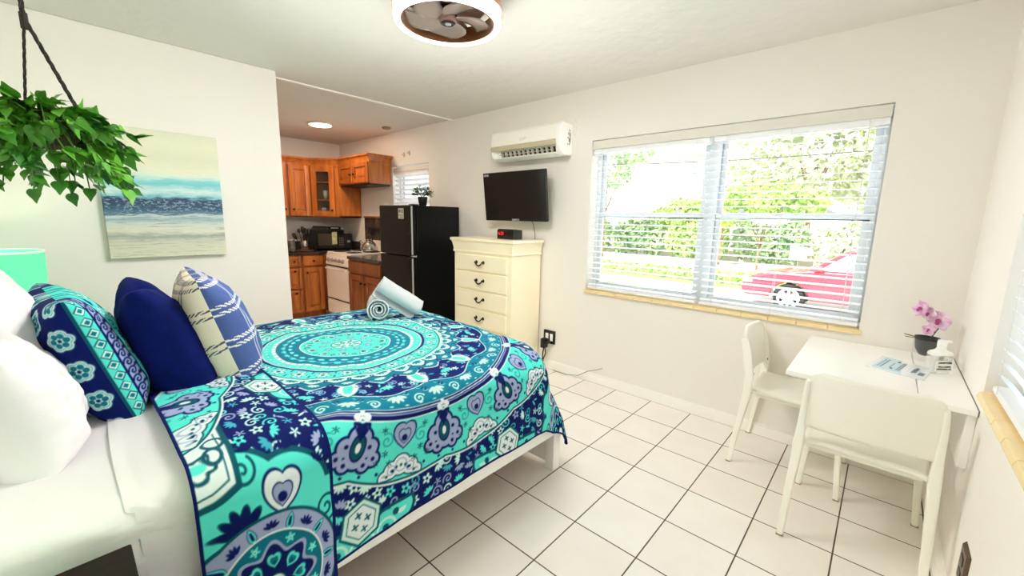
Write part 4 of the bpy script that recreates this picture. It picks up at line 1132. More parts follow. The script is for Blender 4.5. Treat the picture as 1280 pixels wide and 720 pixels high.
# hood cabinet
t=thing('hood_cabinet','short two-door wooden wall cabinet over the range','cabinet',(-.5,14.3,5.9))
HX=-.98
MB().box(HX,.03,13.04,15.70,5.93,ZU1).build('carcass',wood_m,t)
for y in (15.66,14.34): panel_door(t,'door',(HX,y,5.97),(0,-1,0),1.26,.82,woodd_m,(1.14 if y>15 else .12,.36),N=(-1,0,0),fr=.18)
crown(t,[(HX,15.7),(HX,13.04),(.03,13.04)])
MB().box(HX+.05,.0,13.1,15.65,5.86,5.93).build('hood_underside',black_m,t,bevel=.01)
# microwave & things on the counter
t=thing('microwave','black microwave oven on the back worktop','microwave',(-1.2,16.8,2.98))
mx0,mx1,my=-2.02,-.62,16.25
MB().box(mx0,mx1,my,my+1.15,3.02,3.92).build('housing',black_m,t,bevel=.03)
MB().box(mx0+.02,mx1-.34,my-.06,my,3.05,3.90).build('door',black_gl,t,bevel=.02)
MB().box(mx0+.14,mx1-.50,my-.066,my-.06,3.2,3.74).build('door_window',mat('mw_window',(62,52,42),.2),t)
MB().box(mx1-.33,mx1-.02,my-.05,my,3.05,3.90).build('control_panel',black_gl,t,bevel=.02)
m=MB()
for i in range(3):
    for j in range(4): m.box(mx1-.28+.08*i,mx1-.23+.08*i,my-.056,my-.05,3.2+.1*j,3.25+.1*j)
m.build('buttons',mat('mw_button',(90,86,80),.5),t)
MB().box(mx1-.62,mx1-.39,my-.07,my-.062,3.25,3.82).build('paper_label',mat('mw_label',(214,206,176),.6,vary=(14,(150,158,70))),t)
for x in (mx0+.1,mx1-.1):
    for y in (my+.1,my+1.05): MB().lathe([(.05,2.985),(.05,3.02)],(x,y,0),10).build('foot',black_m,t)
t=thing('folded_cloth','dark folded cloth lying on top of the microwave','cloth',(-1.6,16.7,3.92))
m=MB(); 
for i in range(3): m.box(-1.86+.03*i,-1.28-.02*i,16.4+.02*i,16.95,3.925+.055*i,3.98+.055*i)
m.build('layers',mat('dark_cloth',(44,38,34),.9),t,bevel=.025)
t=thing('tray','dark serving tray with a silver rim on top of the microwave','tray',(-1.05,16.7,3.92))
m=MB(); m.box(-1.24,-.72,16.32,17.0,3.925,4.06); m.build('base',black_m,t,bevel=.03); MB().box(-1.22,-.86,16.30,16.32,3.98,4.02).build('rim',silver_m,t,bevel=.005)
t=thing('toaster','black toaster between the microwave and the kitchen corner','toaster',(-.35,16.8,2.98))
MB().box(-.56,-.12,16.4,17.2,2.985,3.72).build('body',black_m,t,bevel=.06); MB().box(-.44,-.24,16.5,17.1,3.715,3.73).build('slot_plate',steel_m,t); MB().box(-.42,-.28,16.36,16.4,3.3,3.4).build('lever',silver_m,t,bevel=.01)
t=thing('utensil_crock','steel utensil holder full of black cooking tools on the worktop','utensils',(-2.45,16.5,2.98))
ux,uy=-2.42,16.35
MB().lathe([(0,3.02),(.16,3.02),(.165,3.45),(.15,3.45),(.145,3.06),(0,3.06)],(ux,uy,0),22).build('holder',steel_m,t,smooth=True)
MB().lathe([(0,2.985),(.36,2.985),(.38,3.01),(.36,3.02),(0,3.02)],(ux,uy,0),24).build('saucer',mat('brown_saucer',(96,62,44),.4),t,smooth=True)
for i,(dx,dy,h,k) in enumerate(((-.5,.0,.62,0),(-.22,.1,.86,1),(-.05,.05,.9,0),(.12,.1,.88,1),(.24,-.02,.8,0),(.36,.1,.76,1),(.05,-.1,.8,0))):
    p0=Vector((ux+dx*.2,uy+dy*.3,3.1)); p1=Vector((ux+dx*.8,uy+dy,3.02+h)); m=MB(); d=(p1-p0).normalized()
    m.tube([p0,p1],.018,6)
    if k: m.ball(p1,.085,(.9,.35,1.3),8)
    else: m.tube([p1-d*.16,p1-d*.1,p1+d*.12,p1+d*.16],[.02,.065,.075,.03],8)
    m.build('cooking_tool',black_m,t,smooth=True)
t=thing('glass_jar','small dark glass jar on the worktop beside the partition wall','jar',(-3.1,16.2,2.98))
MB().lathe([(0,2.985),(.15,2.985),(.16,3.02),(.16,3.42),(.14,3.46),(0,3.46)],(-3.08,16.1,0),20).build('body',mat('smoked_glass',(66,60,54),.1,vary=(12,(120,112,100))),t,smooth=True)
MB().lathe([(0,3.46),(.15,3.46),(.15,3.52),(0,3.53)],(-3.08,16.1,0),20).build('lid',steel_m,t,smooth=True)
# hooks over the kitchen window, smoke detector
for i,(y,z) in enumerate(((12.05,7.10),(11.68,7.13))):
    t=thing('wall_hook',('small grey wall hook over the kitchen window, nearer the wooden cabinet','small grey wall hook over the kitchen window, farther from the wooden cabinet')[i],'hook',(.05,y,z))
    MB().box(.03,.05,y-.05,y+.05,z-.1,z+.08).build('plate',mat('hook_grey',(190,176,160),.5),t,bevel=.01); MB().tube([(.03,y,z),(-.05,y,z-.04),(-.05,y,z+.03)],.018,6).build('prong',mat('hook_grey'),t)
t=thing('smoke_detector','small brownish round smoke detector on the kitchen ceiling','smoke detector',(-.73,12.06,8.0))
MB().lathe([(0,7.95),(.13,7.95),(.17,7.98),(.17,8.03),(0,8.03)],(-.73,12.06,0),24).build('body',mat('detector_brown',(150,112,92),.6),t,smooth=True)

# ------------------------------------------------------------------ ceiling fan light
fx,fy=-5.45,2.44
t=thing('ceiling_fan_light','round ceiling fan with a glowing white light ring','ceiling fan',(fx,fy,CZ))
RO,RI=.82,.72
LAMP=228.0
MB().lathe([(RI,7.58),(RI+.01,7.53),(RO-.02,7.53),(RO,7.56),(RO,7.68),(RO-.02,7.69),(RI,7.69)],(fx,fy,0),72,closed=True).build('light_ring',mat('led_diffuser',(255,250,240),.5,emit=((255,250,246),LAMP)),t,smooth=True)
gold=mat('fan_bronze',(120,78,48),.3,metal=.7)
MB().lathe([(RI-.03,7.545),(RI-.002,7.545),(RI-.002,7.692),(RO+.005,7.692),(RO+.005,7.69),(RO+.02,7.69),(RO+.02,7.78),(RI-.03,7.78),(RI-.03,7.545)],(fx,fy,0),72).build('ring_housing',gold,t,smooth=False)
MB().lathe([(0,7.76),(.55,7.76),(.60,7.80),(.60,8.02),(0,8.03)],(fx,fy,0),48).build('ceiling_canopy',mat('canopy_tan',(206,178,158),.4),t,smooth=False)
m=MB()
for k in range(3):
    a=2*PI*k/3+.4; m.tube([(fx+.3*math.cos(a),fy+.3*math.sin(a),7.765),(fx+.66*math.cos(a),fy+.66*math.sin(a),7.745)],.03,8)
m.build('bracket_arm',gold,t)
MB().lathe([(0,7.70),(.13,7.70),(.16,7.72),(.17,7.77),(0,7.77)],(fx,fy,0),32).build('motor_housing',mat('motor_copper',(110,70,50),.3,metal=.8),t,smooth=False)
hub=MB().lathe([(0,7.545),(.05,7.54),(.055,7.555),(.11,7.55),(.135,7.57),(.14,7.70),(0,7.70)],(fx,fy,0),32).build('hub',mat('hub_clear',(116,88,80),.12,metal=.3),t,smooth=False)
MB().lathe([(0,7.528),(.028,7.53),(.05,7.536),(.05,7.545),(0,7.545)],(fx,fy,0),20).build('hub_cap',silver_m,hub,smooth=True)
MB().lathe([(.06,7.537),(.115,7.543),(.12,7.552),(.06,7.55)],(fx,fy,0),28,closed=True).build('hub_ring',bronze_m,hub,smooth=True)
blade_m=mat('blade_smoke',(214,190,182),.15,trans=.35)
for k in range(5):
    a=2*PI*k/5+.55; m=MB(); P=[]
    def F(u,v):
        r=.12+u*.53; w=.10+.13*math.sin(min(1,u*1.25)*PI*.62); ang=a+.55*u*u
        s=(v-.5)*2*w*(1 if u<.93 else .8); tw=.30*(1-.4*u)
        return (fx+r*math.cos(ang)-s*math.sin(ang), fy+r*math.sin(ang)+s*math.cos(ang), 7.63+s*math.tan(tw)*.8)
    m.grid(F,[i/12 for i in range(13)],[j/6 for j in range(7)])
    o=m.build('blade',blade_m,t,smooth=True,solid=.012)
# kitchen disc light
t=thing('ceiling_light','round flat glowing ceiling light in the kitchen','ceiling light',(-2.65,13.55,8.0))
MB().lathe([(0,7.945),(.36,7.945),(.40,7.965),(.40,7.975)],(-2.65,13.55,0),40).build('diffuser',mat('kitchen_diffuser',(255,248,236),.5,emit=((255,226,200),175.0)),t,smooth=True)
MB().lathe([(.40,7.965),(.43,7.965),(.44,8.03),(.40,8.03)],(-2.65,13.55,0),40,closed=True).build('rim',mat('light_rim',(240,226,206),.5),t,smooth=True)

# ------------------------------------------------------------------ painting
def painting_material():
    m=mat('seascape_paint',(220,220,200),.6); nt=m.node_tree; N=nt.nodes; L=nt.links; b=N['Principled BSDF']
    tc=N.new('ShaderNodeTexCoord'); mp=N.new('ShaderNodeMapping'); mp.inputs['Scale'].default_value=(1/S,1/S,1/S); L.new(tc.outputs['Object'],mp.inputs['Vector'])
    sx=N.new('ShaderNodeSeparateXYZ'); L.new(mp.outputs['Vector'],sx.inputs[0])
    def nz(scale,st,det=6,rough=.6):
        q=N.new('ShaderNodeMapping'); q.inputs['Scale'].default_value=st; L.new(mp.outputs['Vector'],q.inputs['Vector'])
        n=N.new('ShaderNodeTexNoise'); n.inputs['Scale'].default_value=scale; n.inputs['Detail'].default_value=det; n.inputs['Roughness'].default_value=rough; L.new(q.outputs['Vector'],n.inputs['Vector']); return n.outputs['Fac']
    def ma(op,a,b_):
        n=N.new('ShaderNodeMath'); n.operation=op
        for i,v in enumerate((a,b_)):
            if isinstance(v,(int,float)): n.inputs[i].default_value=v
            else: L.new(v,n.inputs[i])
        return n.outputs[0]
    z=ma('DIVIDE',sx.outputs[2],2.6)            # 0 bottom .. 1 top
    d=ma('ADD',z,ma('MULTIPLY',ma('SUBTRACT',nz(1.6,(1,1,3)),.5),.10))
    d=ma('ADD',d,ma('MULTIPLY',ma('SUBTRACT',nz(5,(1,1,9)),.5),.07))
    cr=N.new('ShaderNodeValToRGB'); e=cr.color_ramp.elements
    st=[(0,(214,214,190)),(.13,(200,202,182)),(.17,(150,160,150)),(.21,(214,214,194)),(.27,(196,206,196)),(.31,(140,168,178)),(.335,(196,208,204)),(.35,(78,116,138)),(.40,(34,70,100)),(.47,(22,54,88)),(.49,(120,186,196)),(.53,(206,226,222)),(.58,(108,190,198)),(.62,(134,204,208)),(.655,(214,228,212)),(.70,(224,224,198)),(.8,(216,216,190)),(.9,(222,222,196)),(1,(214,216,192))]
    e[0].position=st[0][0]; e[0].color=lin(st[0][1]); e[1].position=1; e[1].color=lin(st[-1][1])
    for p_,c in st[1:-1]:
        q=e.new(p_); q.color=lin(c)
    L.new(d,cr.inputs['Fac'])
    # pale speckles in the dark sea band
    sp=ma('GREATER_THAN',nz(15,(1,1,2.4),4),.56)
    band=ma('MULTIPLY',ma('GREATER_THAN',d,.36),ma('LESS_THAN',d,.47))
    mi=N.new('ShaderNodeMix'); mi.data_type='RGBA'; L.new(ma('MULTIPLY',ma('MULTIPLY',sp,band),.42),mi.inputs[0]); L.new(cr.outputs['Color'],mi.inputs[6]); mi.inputs[7].default_value=lin((176,198,214))
    st2=ma('GREATER_THAN',nz(4,(.6,1,14),5),.60)
    low=ma('LESS_THAN',d,.33)
    m2=N.new('ShaderNodeMix'); m2.data_type='RGBA'; L.new(ma('MULTIPLY',ma('MULTIPLY',st2,low),.55),m2.inputs[0]); L.new(mi.outputs[2],m2.inputs[6]); m2.inputs[7].default_value=lin((120,138,140))
    L.new(m2.outputs[2],b.inputs['Base Color'])
    bp=N.new('ShaderNodeBump'); bp.inputs['Strength'].default_value=.5; bp.inputs['Distance'].default_value=.006; L.new(nz(5,(1,1,6)),bp.inputs['Height']); L.new(bp.outputs['Normal'],b.inputs['Normal'])
    return m
t=thing('canvas_painting','unframed abstract seascape canvas on the white wall','painting',(-8.23,8.5,3.64))
MB().box(-9.22,-7.25,8.395,8.525,3.64,6.24).build('canvas',painting_material(),t,bevel=.012)

# ------------------------------------------------------------------ nightstands and lamps
def nightstand(label, x0,x1,y0,y1,h):
    t=thing('nightstand',label,'nightstand',((x0+x1)/2,(y0+y1)/2,0))
    MB().box(x0,x1-.03,y0+.03,y1-.03,.3,h-.08).build('body',dark_wood,t,bevel=.01)
    MB().box(x0,x1,y0,y1,h-.08,h).build('top',dark_wood,t,bevel=.012)
    for z0 in (.38,1.18):
        d=MB().box(x1-.03,x1+.0,y0+.1,y1-.1,z0,z0+.72).build('drawer',dark_wood,t,bevel=.01)
        MB().ball((x1+.03,(y0+y1)/2,z0+.36),.04,(1,1,1),6).build('knob',bronze_m,d,smooth=True)
    for x in (x0+.02,x1-.14):
        for y in (y0+.03,y1-.13): MB().box(x,x+.1,y,y+.1,0,.3).build('leg',dark_wood,t)
nightstand('dark wooden nightstand on the near side of the bed, beside the white sheet',-11.30,-9.775,-.75,.97,2.08)
nightstand('dark wooden nightstand behind the bed below the painting wall',-11.30,-9.82,6.45,8.1,2.0)
shade_m=mat('turquoise_shade',(110,226,180),.8,emit=((74,232,150),.32))
def lamp(label,x,y,z,h0,h1,r0,r1):
    t=thing('table_lamp',label,'lamp',(x,y,z))
    MB().lathe([(0,z+.005),(.24,z+.005),(.24,z+.05),(.06,z+.09),(.05,z+.2),(.13,z+.42),(.15,z+.6),(.08,z+.8),(.03,z+.9),(.025,h0+.1),(0,h0+.1)],(x,y,0),28).build('base',mat('lamp_ceramic',(222,226,220),.25),t,smooth=True)
    MB().lathe([(r0,h0),(r1,h1),(r1-.012,h1),(r0-.012,h0),(r0,h0)],(x,y,0),56).build('lamp_shade',shade_m,t)
    MB().lathe([(r1-.002,h1-.02),(r1+.004,h1-.02),(r1+.004,h1+.012),(r1-.014,h1+.012)],(x,y,0),56,closed=True).build('shade_trim',mat('shade_trim_white',(240,244,238),.7),t)
    MB().ball((x,y,h0+.3),.09,(1,1,1.25),8).build('bulb',mat('bulb_glow',(255,244,220),.5,emit=((255,240,212),70)),t,smooth=True)
    m=MB(); 
    for a in (0,2.1,4.2): m.tube([(x,y,h1-.12),(x+(r1-.01)*math.cos(a),y+(r1-.01)*math.sin(a),h1-.05)],.008,5)
    m.build('shade_spider',steel_m,t)
    return t
lamp('turquoise drum lamp glowing behind the white pillows, under the hanging plant',-10.62,7.3,2.0,3.21,3.92,.535,.565)
lamp('turquoise lamp at the edge of the view in front of the white pillow',-10.80,.10,2.08,3.22,3.93,.535,.565)

# ------------------------------------------------------------------ hanging plant
hx,hy=-9.83,4.5
t=thing('hanging_plant','leafy green plant hanging from the ceiling on dark ropes','hanging plant',(hx,hy,5.0))
pz=5.56
m=MB(); m.lathe([(0,pz-.27),(.15,pz-.25),(.27,pz-.12),(.33,pz+.10),(.34,pz+.14),(.30,pz+.14),(.26,pz+.08),(0,pz+.06)],(hx,hy,0),36); m.build('basket',coir_m,t,smooth=True)
top=Vector((hx-.05,hy,6.72))
m=MB()
def braid(p,q,r=.016):
    p=Vector(p);q=Vector(q);d=(q-p);a=d.orthogonal().normalized();b=d.normalized().cross(a);n=max(8,int(d.length*22))
    for ph in (0,2.1,4.2):
        m.tube([p+d*i/n+(a*math.cos(i*.9+ph)+b*math.sin(i*.9+ph))*r*.7 for i in range(n+1)],r*.75,5)
braid((hx+.30,hy-.12,pz+.13),top); braid((hx-.16,hy+.29,pz+.13),top,.011); braid((hx-.16,hy-.29,pz+.13),top+Vector((.0,.0,0)),.011) if False else None
braid((hx-.20,hy-.26,pz+.13),top,.011) if False else None
braid(top-Vector((0,0,.03)),(hx-.06,hy,CZ-.08),.018)
m.tube([top+Vector((0,0,-.12)),top+Vector((0,0,.05))],.035,8)
m.build('rope',rope_m,t)
MB().lathe([(0,CZ-.1),(.03,CZ-.1),(.03,CZ-.02),(.09,CZ-.02),(.09,CZ),(0,CZ)],(hx-.06,hy,0),14).build('ceiling_hook',bronze_m,t)
# leaves: heart shaped, on arching vines
r_=np.random.default_rng(12)
lf=MB(); vn=MB()
def leaf(mb,p,d,up,L_,W_):
    d=d.normalized(); s=d.cross(up); s=s.normalized() if s.length>1e-3 else d.orthogonal().normalized(); n=s.cross(d)
    pr=[(0,0),(.06,.26),(.18,.44),(.36,.50),(.56,.40),(.76,.22),(.9,.08),(1,0)]
    vs=[];fs=[]
    for a,w in pr:
        drp=-.12*a*a*L_
        vs.append(p+d*a*L_+n*(drp)); 
        vs.append(p+d*(a-.10*(w>.2))*L_+s*w*W_+n*(drp+.12*W_*w)); vs.append(p+d*(a-.10*(w>.2))*L_-s*w*W_+n*(drp+.12*W_*w))
    for i in range(len(pr)-1):
        c0,c1=3*i,3*i+3; fs+=[(c0,c1,c1+1,c0+1),(c0,c0+2,c1+2,c1)]
    mb.add(vs,fs)
for k in range(88):
    a=r_.uniform(0,2*PI); reach=r_.uniform(.16,.60); dropz=r_.uniform(.10,1.0)*(.42+reach)
    p0=Vector((hx+.2*math.cos(a),hy+.2*math.sin(a),pz+.10)); pts=[]
    rise=r_.uniform(.0,.20)
    for i in range(9):
        s_=i/8; pts.append(p0+Vector((math.cos(a+.25*s_)*reach*s_, math.sin(a+.25*s_)*reach*s_, rise*math.sin(PI*min(1,s_*1.3))-dropz*s_**1.6)))
    vn.tube(pts,.007,4)
    for i in range(1,9):
        for rep in range(2 if i>2 else 1):
            p=pts[i]; d=(pts[i]-pts[i-1]).normalized()+Vector(r_.normal(size=3))*.65+Vector((math.cos(a),math.sin(a),-.25))*.35
            if p.y<hy and abs(p.x-hx-.06)<.13 and pz-.26<p.z<pz+.12 and r_.random()<.8: continue
            L_=r_.uniform(.13,.215); up=Vector((0,0,1))+Vector(r_.normal(size=3))*.35
            leaf(lf,p,d,up,L_,L_*.74)
lf.build('foliage',leaf_m,t,smooth=True); vn.build('vines',mat('vine_green',(70,110,40),.6),t)

# ------------------------------------------------------------------ wall table
TZ=2.415
t=thing('folding_table','white wall-mounted folding table in the corner by the windows','table',(-1.3,-3,2.3))
MB().box(-2.70,.0,-3.575,-2.13,TZ-.075,TZ).build('drop_leaf',white_gl,t,bevel=.012)
MB().box(-2.70,.0,YR+.005,-3.585,TZ-.075,TZ).build('fixed_top',white_gl,t,bevel=.012)
MB().box(-2.62,-.1,YR+.0,YR+.09,1.62,TZ-.08).build('wall_panel',white_gl,t,bevel=.012)
MB().box(-1.4,-1.31,YR+.1,-2.5,1.7,TZ-.08).build('gate_bracket',white_gl,t,bevel=.012)
m=MB()
for x in (-2.3,-.5): m.tube([(x,-3.66,TZ-.08),(x,-3.50,TZ-.08)],.025,8)
m.build('hinge',steel_m,t)
MB().box(-2.702,0,YR+.0,YR+.012,TZ-.07,TZ+.002).build('wall_seal',mat('table_edge_grey',(120,116,106),.6),t)

# ------------------------------------------------------------------ chairs (white moulded plastic)
def make_chair(label):
    t=thing('dining_chair',label,'chair',(0,0,0))
    # seat: dished panel with rounded corners and a lip
    def F(u,v):
        # u along depth 0 back..1 front ; v -1..1 width
        hw=.70-.05*(1-u); cr=.16
        x=-.66+1.42*u
        e=max(0,(u*1.42-(1.42-cr))/cr); hw2=hw-cr*(1-math.sqrt(max(0,1-min(1,e)**2)))*.9
        y=v*hw2
        z=1.50-.035*(1-v*v)*math.sin(PI*min(1,u*1.1))-.05*max(0,(u-.85)/.15)**2-.03*abs(v)**6
        return (x,y,z)
    MB().grid(F,[i/20 for i in range(21)],[-1+j/10 for j in range(21)]).build('seat',plastic_w,t,smooth=True,solid=.07)
    ap=MB(); ap.box(.55,.66,-.60,.60,1.37,1.46); ap.box(-.55,-.46,-.62,.62,1.36,1.44); ap.box(-.5,.6,-.62,-.54,1.37,1.45); ap.box(-.5,.6,.54,.62,1.37,1.45); ap.build('seat_frame',plastic_w,t,bevel=.02)
    # backrest: curved shell between two posts
    def B(u,v):
        z=1.74+.86*u; hw=.70-.03*u
        rc=.17; e=max(0,(.86*u-(.86-rc))/rc); hw=hw-rc*(1-math.sqrt(max(0,1-min(1,e)**2)))
        x=-.66-.16*u - .085*(1-v*v)
        return (x,v*hw,z)
    MB().grid(B,[i/18 for i in range(19)],[-1+j/11 for j in range(23)]).build('backrest',plastic_w,t,smooth=True,solid=.055)
    for s in (-1,1):
        m=MB()
        # rear leg and back post: one tapering strip, wide at the top
        st=[(-.84,.755,0,.045,.055),(-.76,.735,.7,.055,.07),(-.665,.70,1.45,.07,.095),(-.67,.695,1.8,.05,.10),(-.74,.69,2.2,.035,.10),(-.805,.672,2.46,.028,.08)]
        vs=[];fs=[]
        for x,y,z,a,b in st:
            y=y*s
            for dx,dy in ((-b,-a),(b,-a),(b,a),(-b,a)): vs.append((x+dx*.75,y+dy*.9,z))
        for i in range(len(st)-1):
            for k in range(4): fs.append((i*4+k,i*4+(k+1)%4,i*4+4+(k+1)%4,i*4+4+k))
        fs+=[(3,2,1,0),tuple(range(len(st)*4-4,len(st)*4))]
        m.add(vs,fs); o=m.build('leg',plastic_w,t,bevel=.022)
        MB().box(-.885,-.80,s*.755-.045,s*.755+.045,0,.025).build('foot_cap',mat('foot_grey',(150,140,120),.6),o,bevel=.008)
        m=MB(); st=[(.83,.755,0,.045,.05),(.77,.70,.8,.055,.06),(.66,.63,1.45,.07,.075)]
        vs=[];fs=[]
        for x,y,z,a,b in st:
            y=y*s
            for dx,dy in ((-b,-a),(b,-a),(b,a),(-b,a)): vs.append((x+dx*.8,y+dy*.9,z))
        for i in range(len(st)-1):
            for k in range(4): fs.append((i*4+k,i*4+(k+1)%4,i*4+4+(k+1)%4,i*4+4+k))
        fs+=[(3,2,1,0),tuple(range(len(st)*4-4,len(st)*4))]
        m.add(vs,fs); o=m.build('leg',plastic_w,t,bevel=.022)
        MB().box(.79,.875,s*.755-.045,s*.755+.045,0,.025).build('foot_cap',mat('foot_grey'),o,bevel=.008)
        sc_=MB(); sc_.lathe([(0,0),(.02,0),(.02,.012),(0,.014)],(0,0,0),10)
        for i in range(len(sc_.v)): q=sc_.v[i]; sc_.v[i]=Vector((-.62+q.z,s*.60+q.x,1.80+q.y))
        sc_.build('screw_cap',bronze_m,t)
    return t
ch=make_chair('white plastic chair with its back to the room, pushed under the long table edge')
copy_thing(ch,(-.77,-2.09,0),-PI/2,'white plastic chair at the end of the table, against the window wall')
ch.location=Vector((-2.25,-3.13,0))*S

# ------------------------------------------------------------------ things on the table
c0,c1,c2,c3=[Vector(p) for p in ((-1.584,-3.003,TZ),(-.729,-3.20,TZ),(-1.03,-3.80,TZ),(-1.807,-3.65,TZ))]
def lp(u,v,h=.012): return (c0*(1-u)*(1-v)+c1*u*(1-v)+c2*u*v+c3*(1-u)*v)+Vector((0,0,h))
# u: towards the window wall, v: towards the right wall
t=thing('leaflet','pale blue laminated guide sheet lying on the white table','leaflet',(-1.3,-3.4,TZ))
m=MB(); m.hexa([lp(0,0,.002),lp(1,0,.002),lp(1,1,.002),lp(0,1,.002),lp(0,0),lp(1,0),lp(1,1),lp(0,1)]); m.build('sheet',mat('leaflet_white',(238,243,246),.12),t)
m=MB(); m.hexa([lp(.04,.10,.012),lp(.95,.10,.012),lp(.95,.42,.012),lp(.04,.62,.012),lp(.04,.10,.014),lp(.95,.10,.014),lp(.95,.42,.014),lp(.04,.62,.014)]); m.build('blue_block',mat('leaflet_blue',(190,222,236),.15),t)
m=MB()
for v,u0,u1,w in ((.16,.2,.9,.012),(.22,.2,.9,.02),(.36,.3,.72,.012),(.50,.2,.9,.014),(.54,.2,.9,.014),(.74,.3,.7,.012),(.78,.35,.8,.03),(.90,.25,.5,.05)):
    k=int((u1-u0)/.08)
    for i in range(k):
        a=u0+i*.08; b=a+.055
        m.hexa([lp(a,v-w,.014),lp(b,v-w,.014),lp(b,v+w,.014),lp(a,v+w,.014),lp(a,v-w,.016),lp(b,v-w,.016),lp(b,v+w,.016),lp(a,v+w,.016)])
for cu,r in ((.25,.04),(.25,.075),(.8,.05),(.8,.09)):
    m.tube([lp(cu+r*math.cos(a)*.6,.36+r*.8*math.sin(a),.016) for a in [PI*.2+PI*.1*i for i in range(7)]],.006,4)
m.build('print',mat('leaflet_ink',(92,112,130),.4),t)
# sanitizer bottle
bx_,by_=-1.18,-3.82
t=thing('sanitizer_bottle','clear pump bottle with white cap and label on the white table','bottle',(bx_,by_,TZ))
def rrect(w,d,r,z,n=5):
    pts=[]
    for cx,cy,a in ((w-r,d-r,0),(-w+r,d-r,PI/2),(-w+r,-d+r,PI),(w-r,-d+r,1.5*PI)):
        for k in range(n+1): pts.append((cx+r*math.cos(a+PI/2*k/n),cy+r*math.sin(a+PI/2*k/n),z))
    return pts
def loft(mb,rings):
    n=len(rings[0]); vs=[p for r in rings for p in r]; fs=[(i*n+k,i*n+(k+1)%n,(i+1)*n+(k+1)%n,(i+1)*n+k) for i in range(len(rings)-1) for k in range(n)]
    fs+=[tuple(range(n))[::-1],tuple(range((len(rings)-1)*n,len(rings)*n))]; mb.add(vs,fs)
M0=Matrix.Translation((bx_,by_,TZ))@Matrix.Rotation(math.radians(-48),4,'Z')
m=MB(); m.M=M0; loft(m,[rrect(.135,.07,.05,.003),rrect(.15,.085,.06,.02),rrect(.15,.085,.06,.26),rrect(.14,.075,.06,.30),rrect(.09,.05,.045,.33)]); m.build('bottle_body',clear_m,t,smooth=False,bevel=.006)
m=MB(); m.M=M0; loft(m,[rrect(.152,.088,.06,.285),rrect(.145,.08,.06,.33),rrect(.07,.055,.05,.36),rrect(.05,.05,.049,.40)]); m.build('shoulder_cap',white_gl,t,bevel=.008)
m=MB(); m.M=M0; m.lathe([(.05,.40),(.055,.42),(.055,.50),(.045,.51),(0,.51)],(0,0,0),18); m.box(-.05,.13,-.02,.02,.475,.505); m.build('pump_head',white_gl,t)
m=MB(); m.M=M0; m.box(-.13,.13,-.0905,-.0865,.05,.22); lab=m.build('label',mat('bottle_label',(246,247,244),.4),t)
for s_,zz,sz in (('SANITIZER',.185,.042),('KILLS GERMS',.125,.032),('REFRESHING GEL',.09,.028)):
    vs,fs=text_geo(s_,sz); m=MB(); m.M=M0@frame_matrix((0,-.092,zz),(1,0,0),(0,0,1)); m.add(vs,fs); m.build('lettering',mat('label_ink',(40,44,46),.5),lab)
m=MB(); m.M=M0; m.box(-.10,-.03,-.0905,-.0865,.235,.275); m.build('emblem',mat('emblem_green',(128,140,126),.5),t)
# orchid in a pot
vx,vy=-.52,-3.70
t=thing('orchid','pink orchid in a black cup inside a clear glass on the white table','flower',(vx,vy,TZ))
MB().lathe([(0,TZ+.004),(.135,TZ+.004),(.15,TZ+.02),(.165,TZ+.36),(.157,TZ+.36),(.142,TZ+.03),(0,TZ+.03)],(vx,vy,0),28).build('glass_vase',vase_m,t,smooth=True)
MB().lathe([(0,TZ+.08),(.07,TZ+.10),(.125,TZ+.2),(.145,TZ+.36),(.155,TZ+.40),(.13,TZ+.40),(.12,TZ+.36),(0,TZ+.35)],(vx,vy,0),28).build('inner_cup',black_m,t,smooth=True)
st_m=mat('orchid_stem',(92,84,56),.6)
stem=[Vector((vx+.02,vy-.02,TZ+.34)),Vector((vx+.04,vy-.09,TZ+.52)),Vector((vx+.03,vy-.17,TZ+.70)),Vector((vx,vy-.15,TZ+.80)),Vector((vx-.02,vy-.03,TZ+.84)),Vector((vx-.03,vy+.12,TZ+.90))]
m=MB(); m.tube(stem,.011,6); m.tube([stem[0],stem[0]+Vector((-.05,.14,.04)),stem[0]+Vector((-.1,.30,.08))],.009,5); m.tube([stem[0],stem[0]+Vector((-.02,.16,.02)),stem[0]+Vector((-.06,.28,.03))],.007,5); m.build('stem',st_m,t,smooth=True)
pet=mat('orchid_petal',(206,146,190),.6,vary=(30,(246,228,240))); lipm=mat('orchid_lip',(168,52,118),.5)
for i,(c,sz) in enumerate(((Vector((vx-.05,vy-.09,TZ+.70)),.17),(Vector((vx-.06,vy+.13,TZ+.86)),.14),(Vector((vx-.07,vy+.04,TZ+.80)),.11),(Vector((vx-.06,vy+.0,TZ+.54)),.10))):
    n=Vector((-.86,.40,-.05)) if i!=1 else Vector((-.6,.75,.2)); n.normalize(); a=n.orthogonal().normalized(); a=Vector((0,0,1))-n*n.z; a.normalize(); b=n.cross(a)
    m=MB()
    for k in range(5):
        an=2*PI*k/5+i*.4; d=a*math.cos(an)+b*math.sin(an); s=n.cross(d); w=.62 if k in (1,4) else .42
        def F(u,v,d=d,s=s,w=w): 
            ww=w*math.sin(PI*min(1,.12+u*.88))**.7*sz; return c+d*u*sz+s*(v*ww)+n*(sz*(.28*u*u-.12*(v*v)*u)+.0)
        m.grid(F,[q/7 for q in range(8)],[-1+q/3 for q in range(7)])
    bl=m.build('blossom',pet,t,smooth=True,solid=.006)
    m=MB(); m.ball(c+n*.03,sz*.20,(1,1,1),6); m.ball(c+n*.05-a*sz*.2,sz*.16,(1,1,1.3),6); m.build('blossom_lip',lipm,bl,smooth=True)

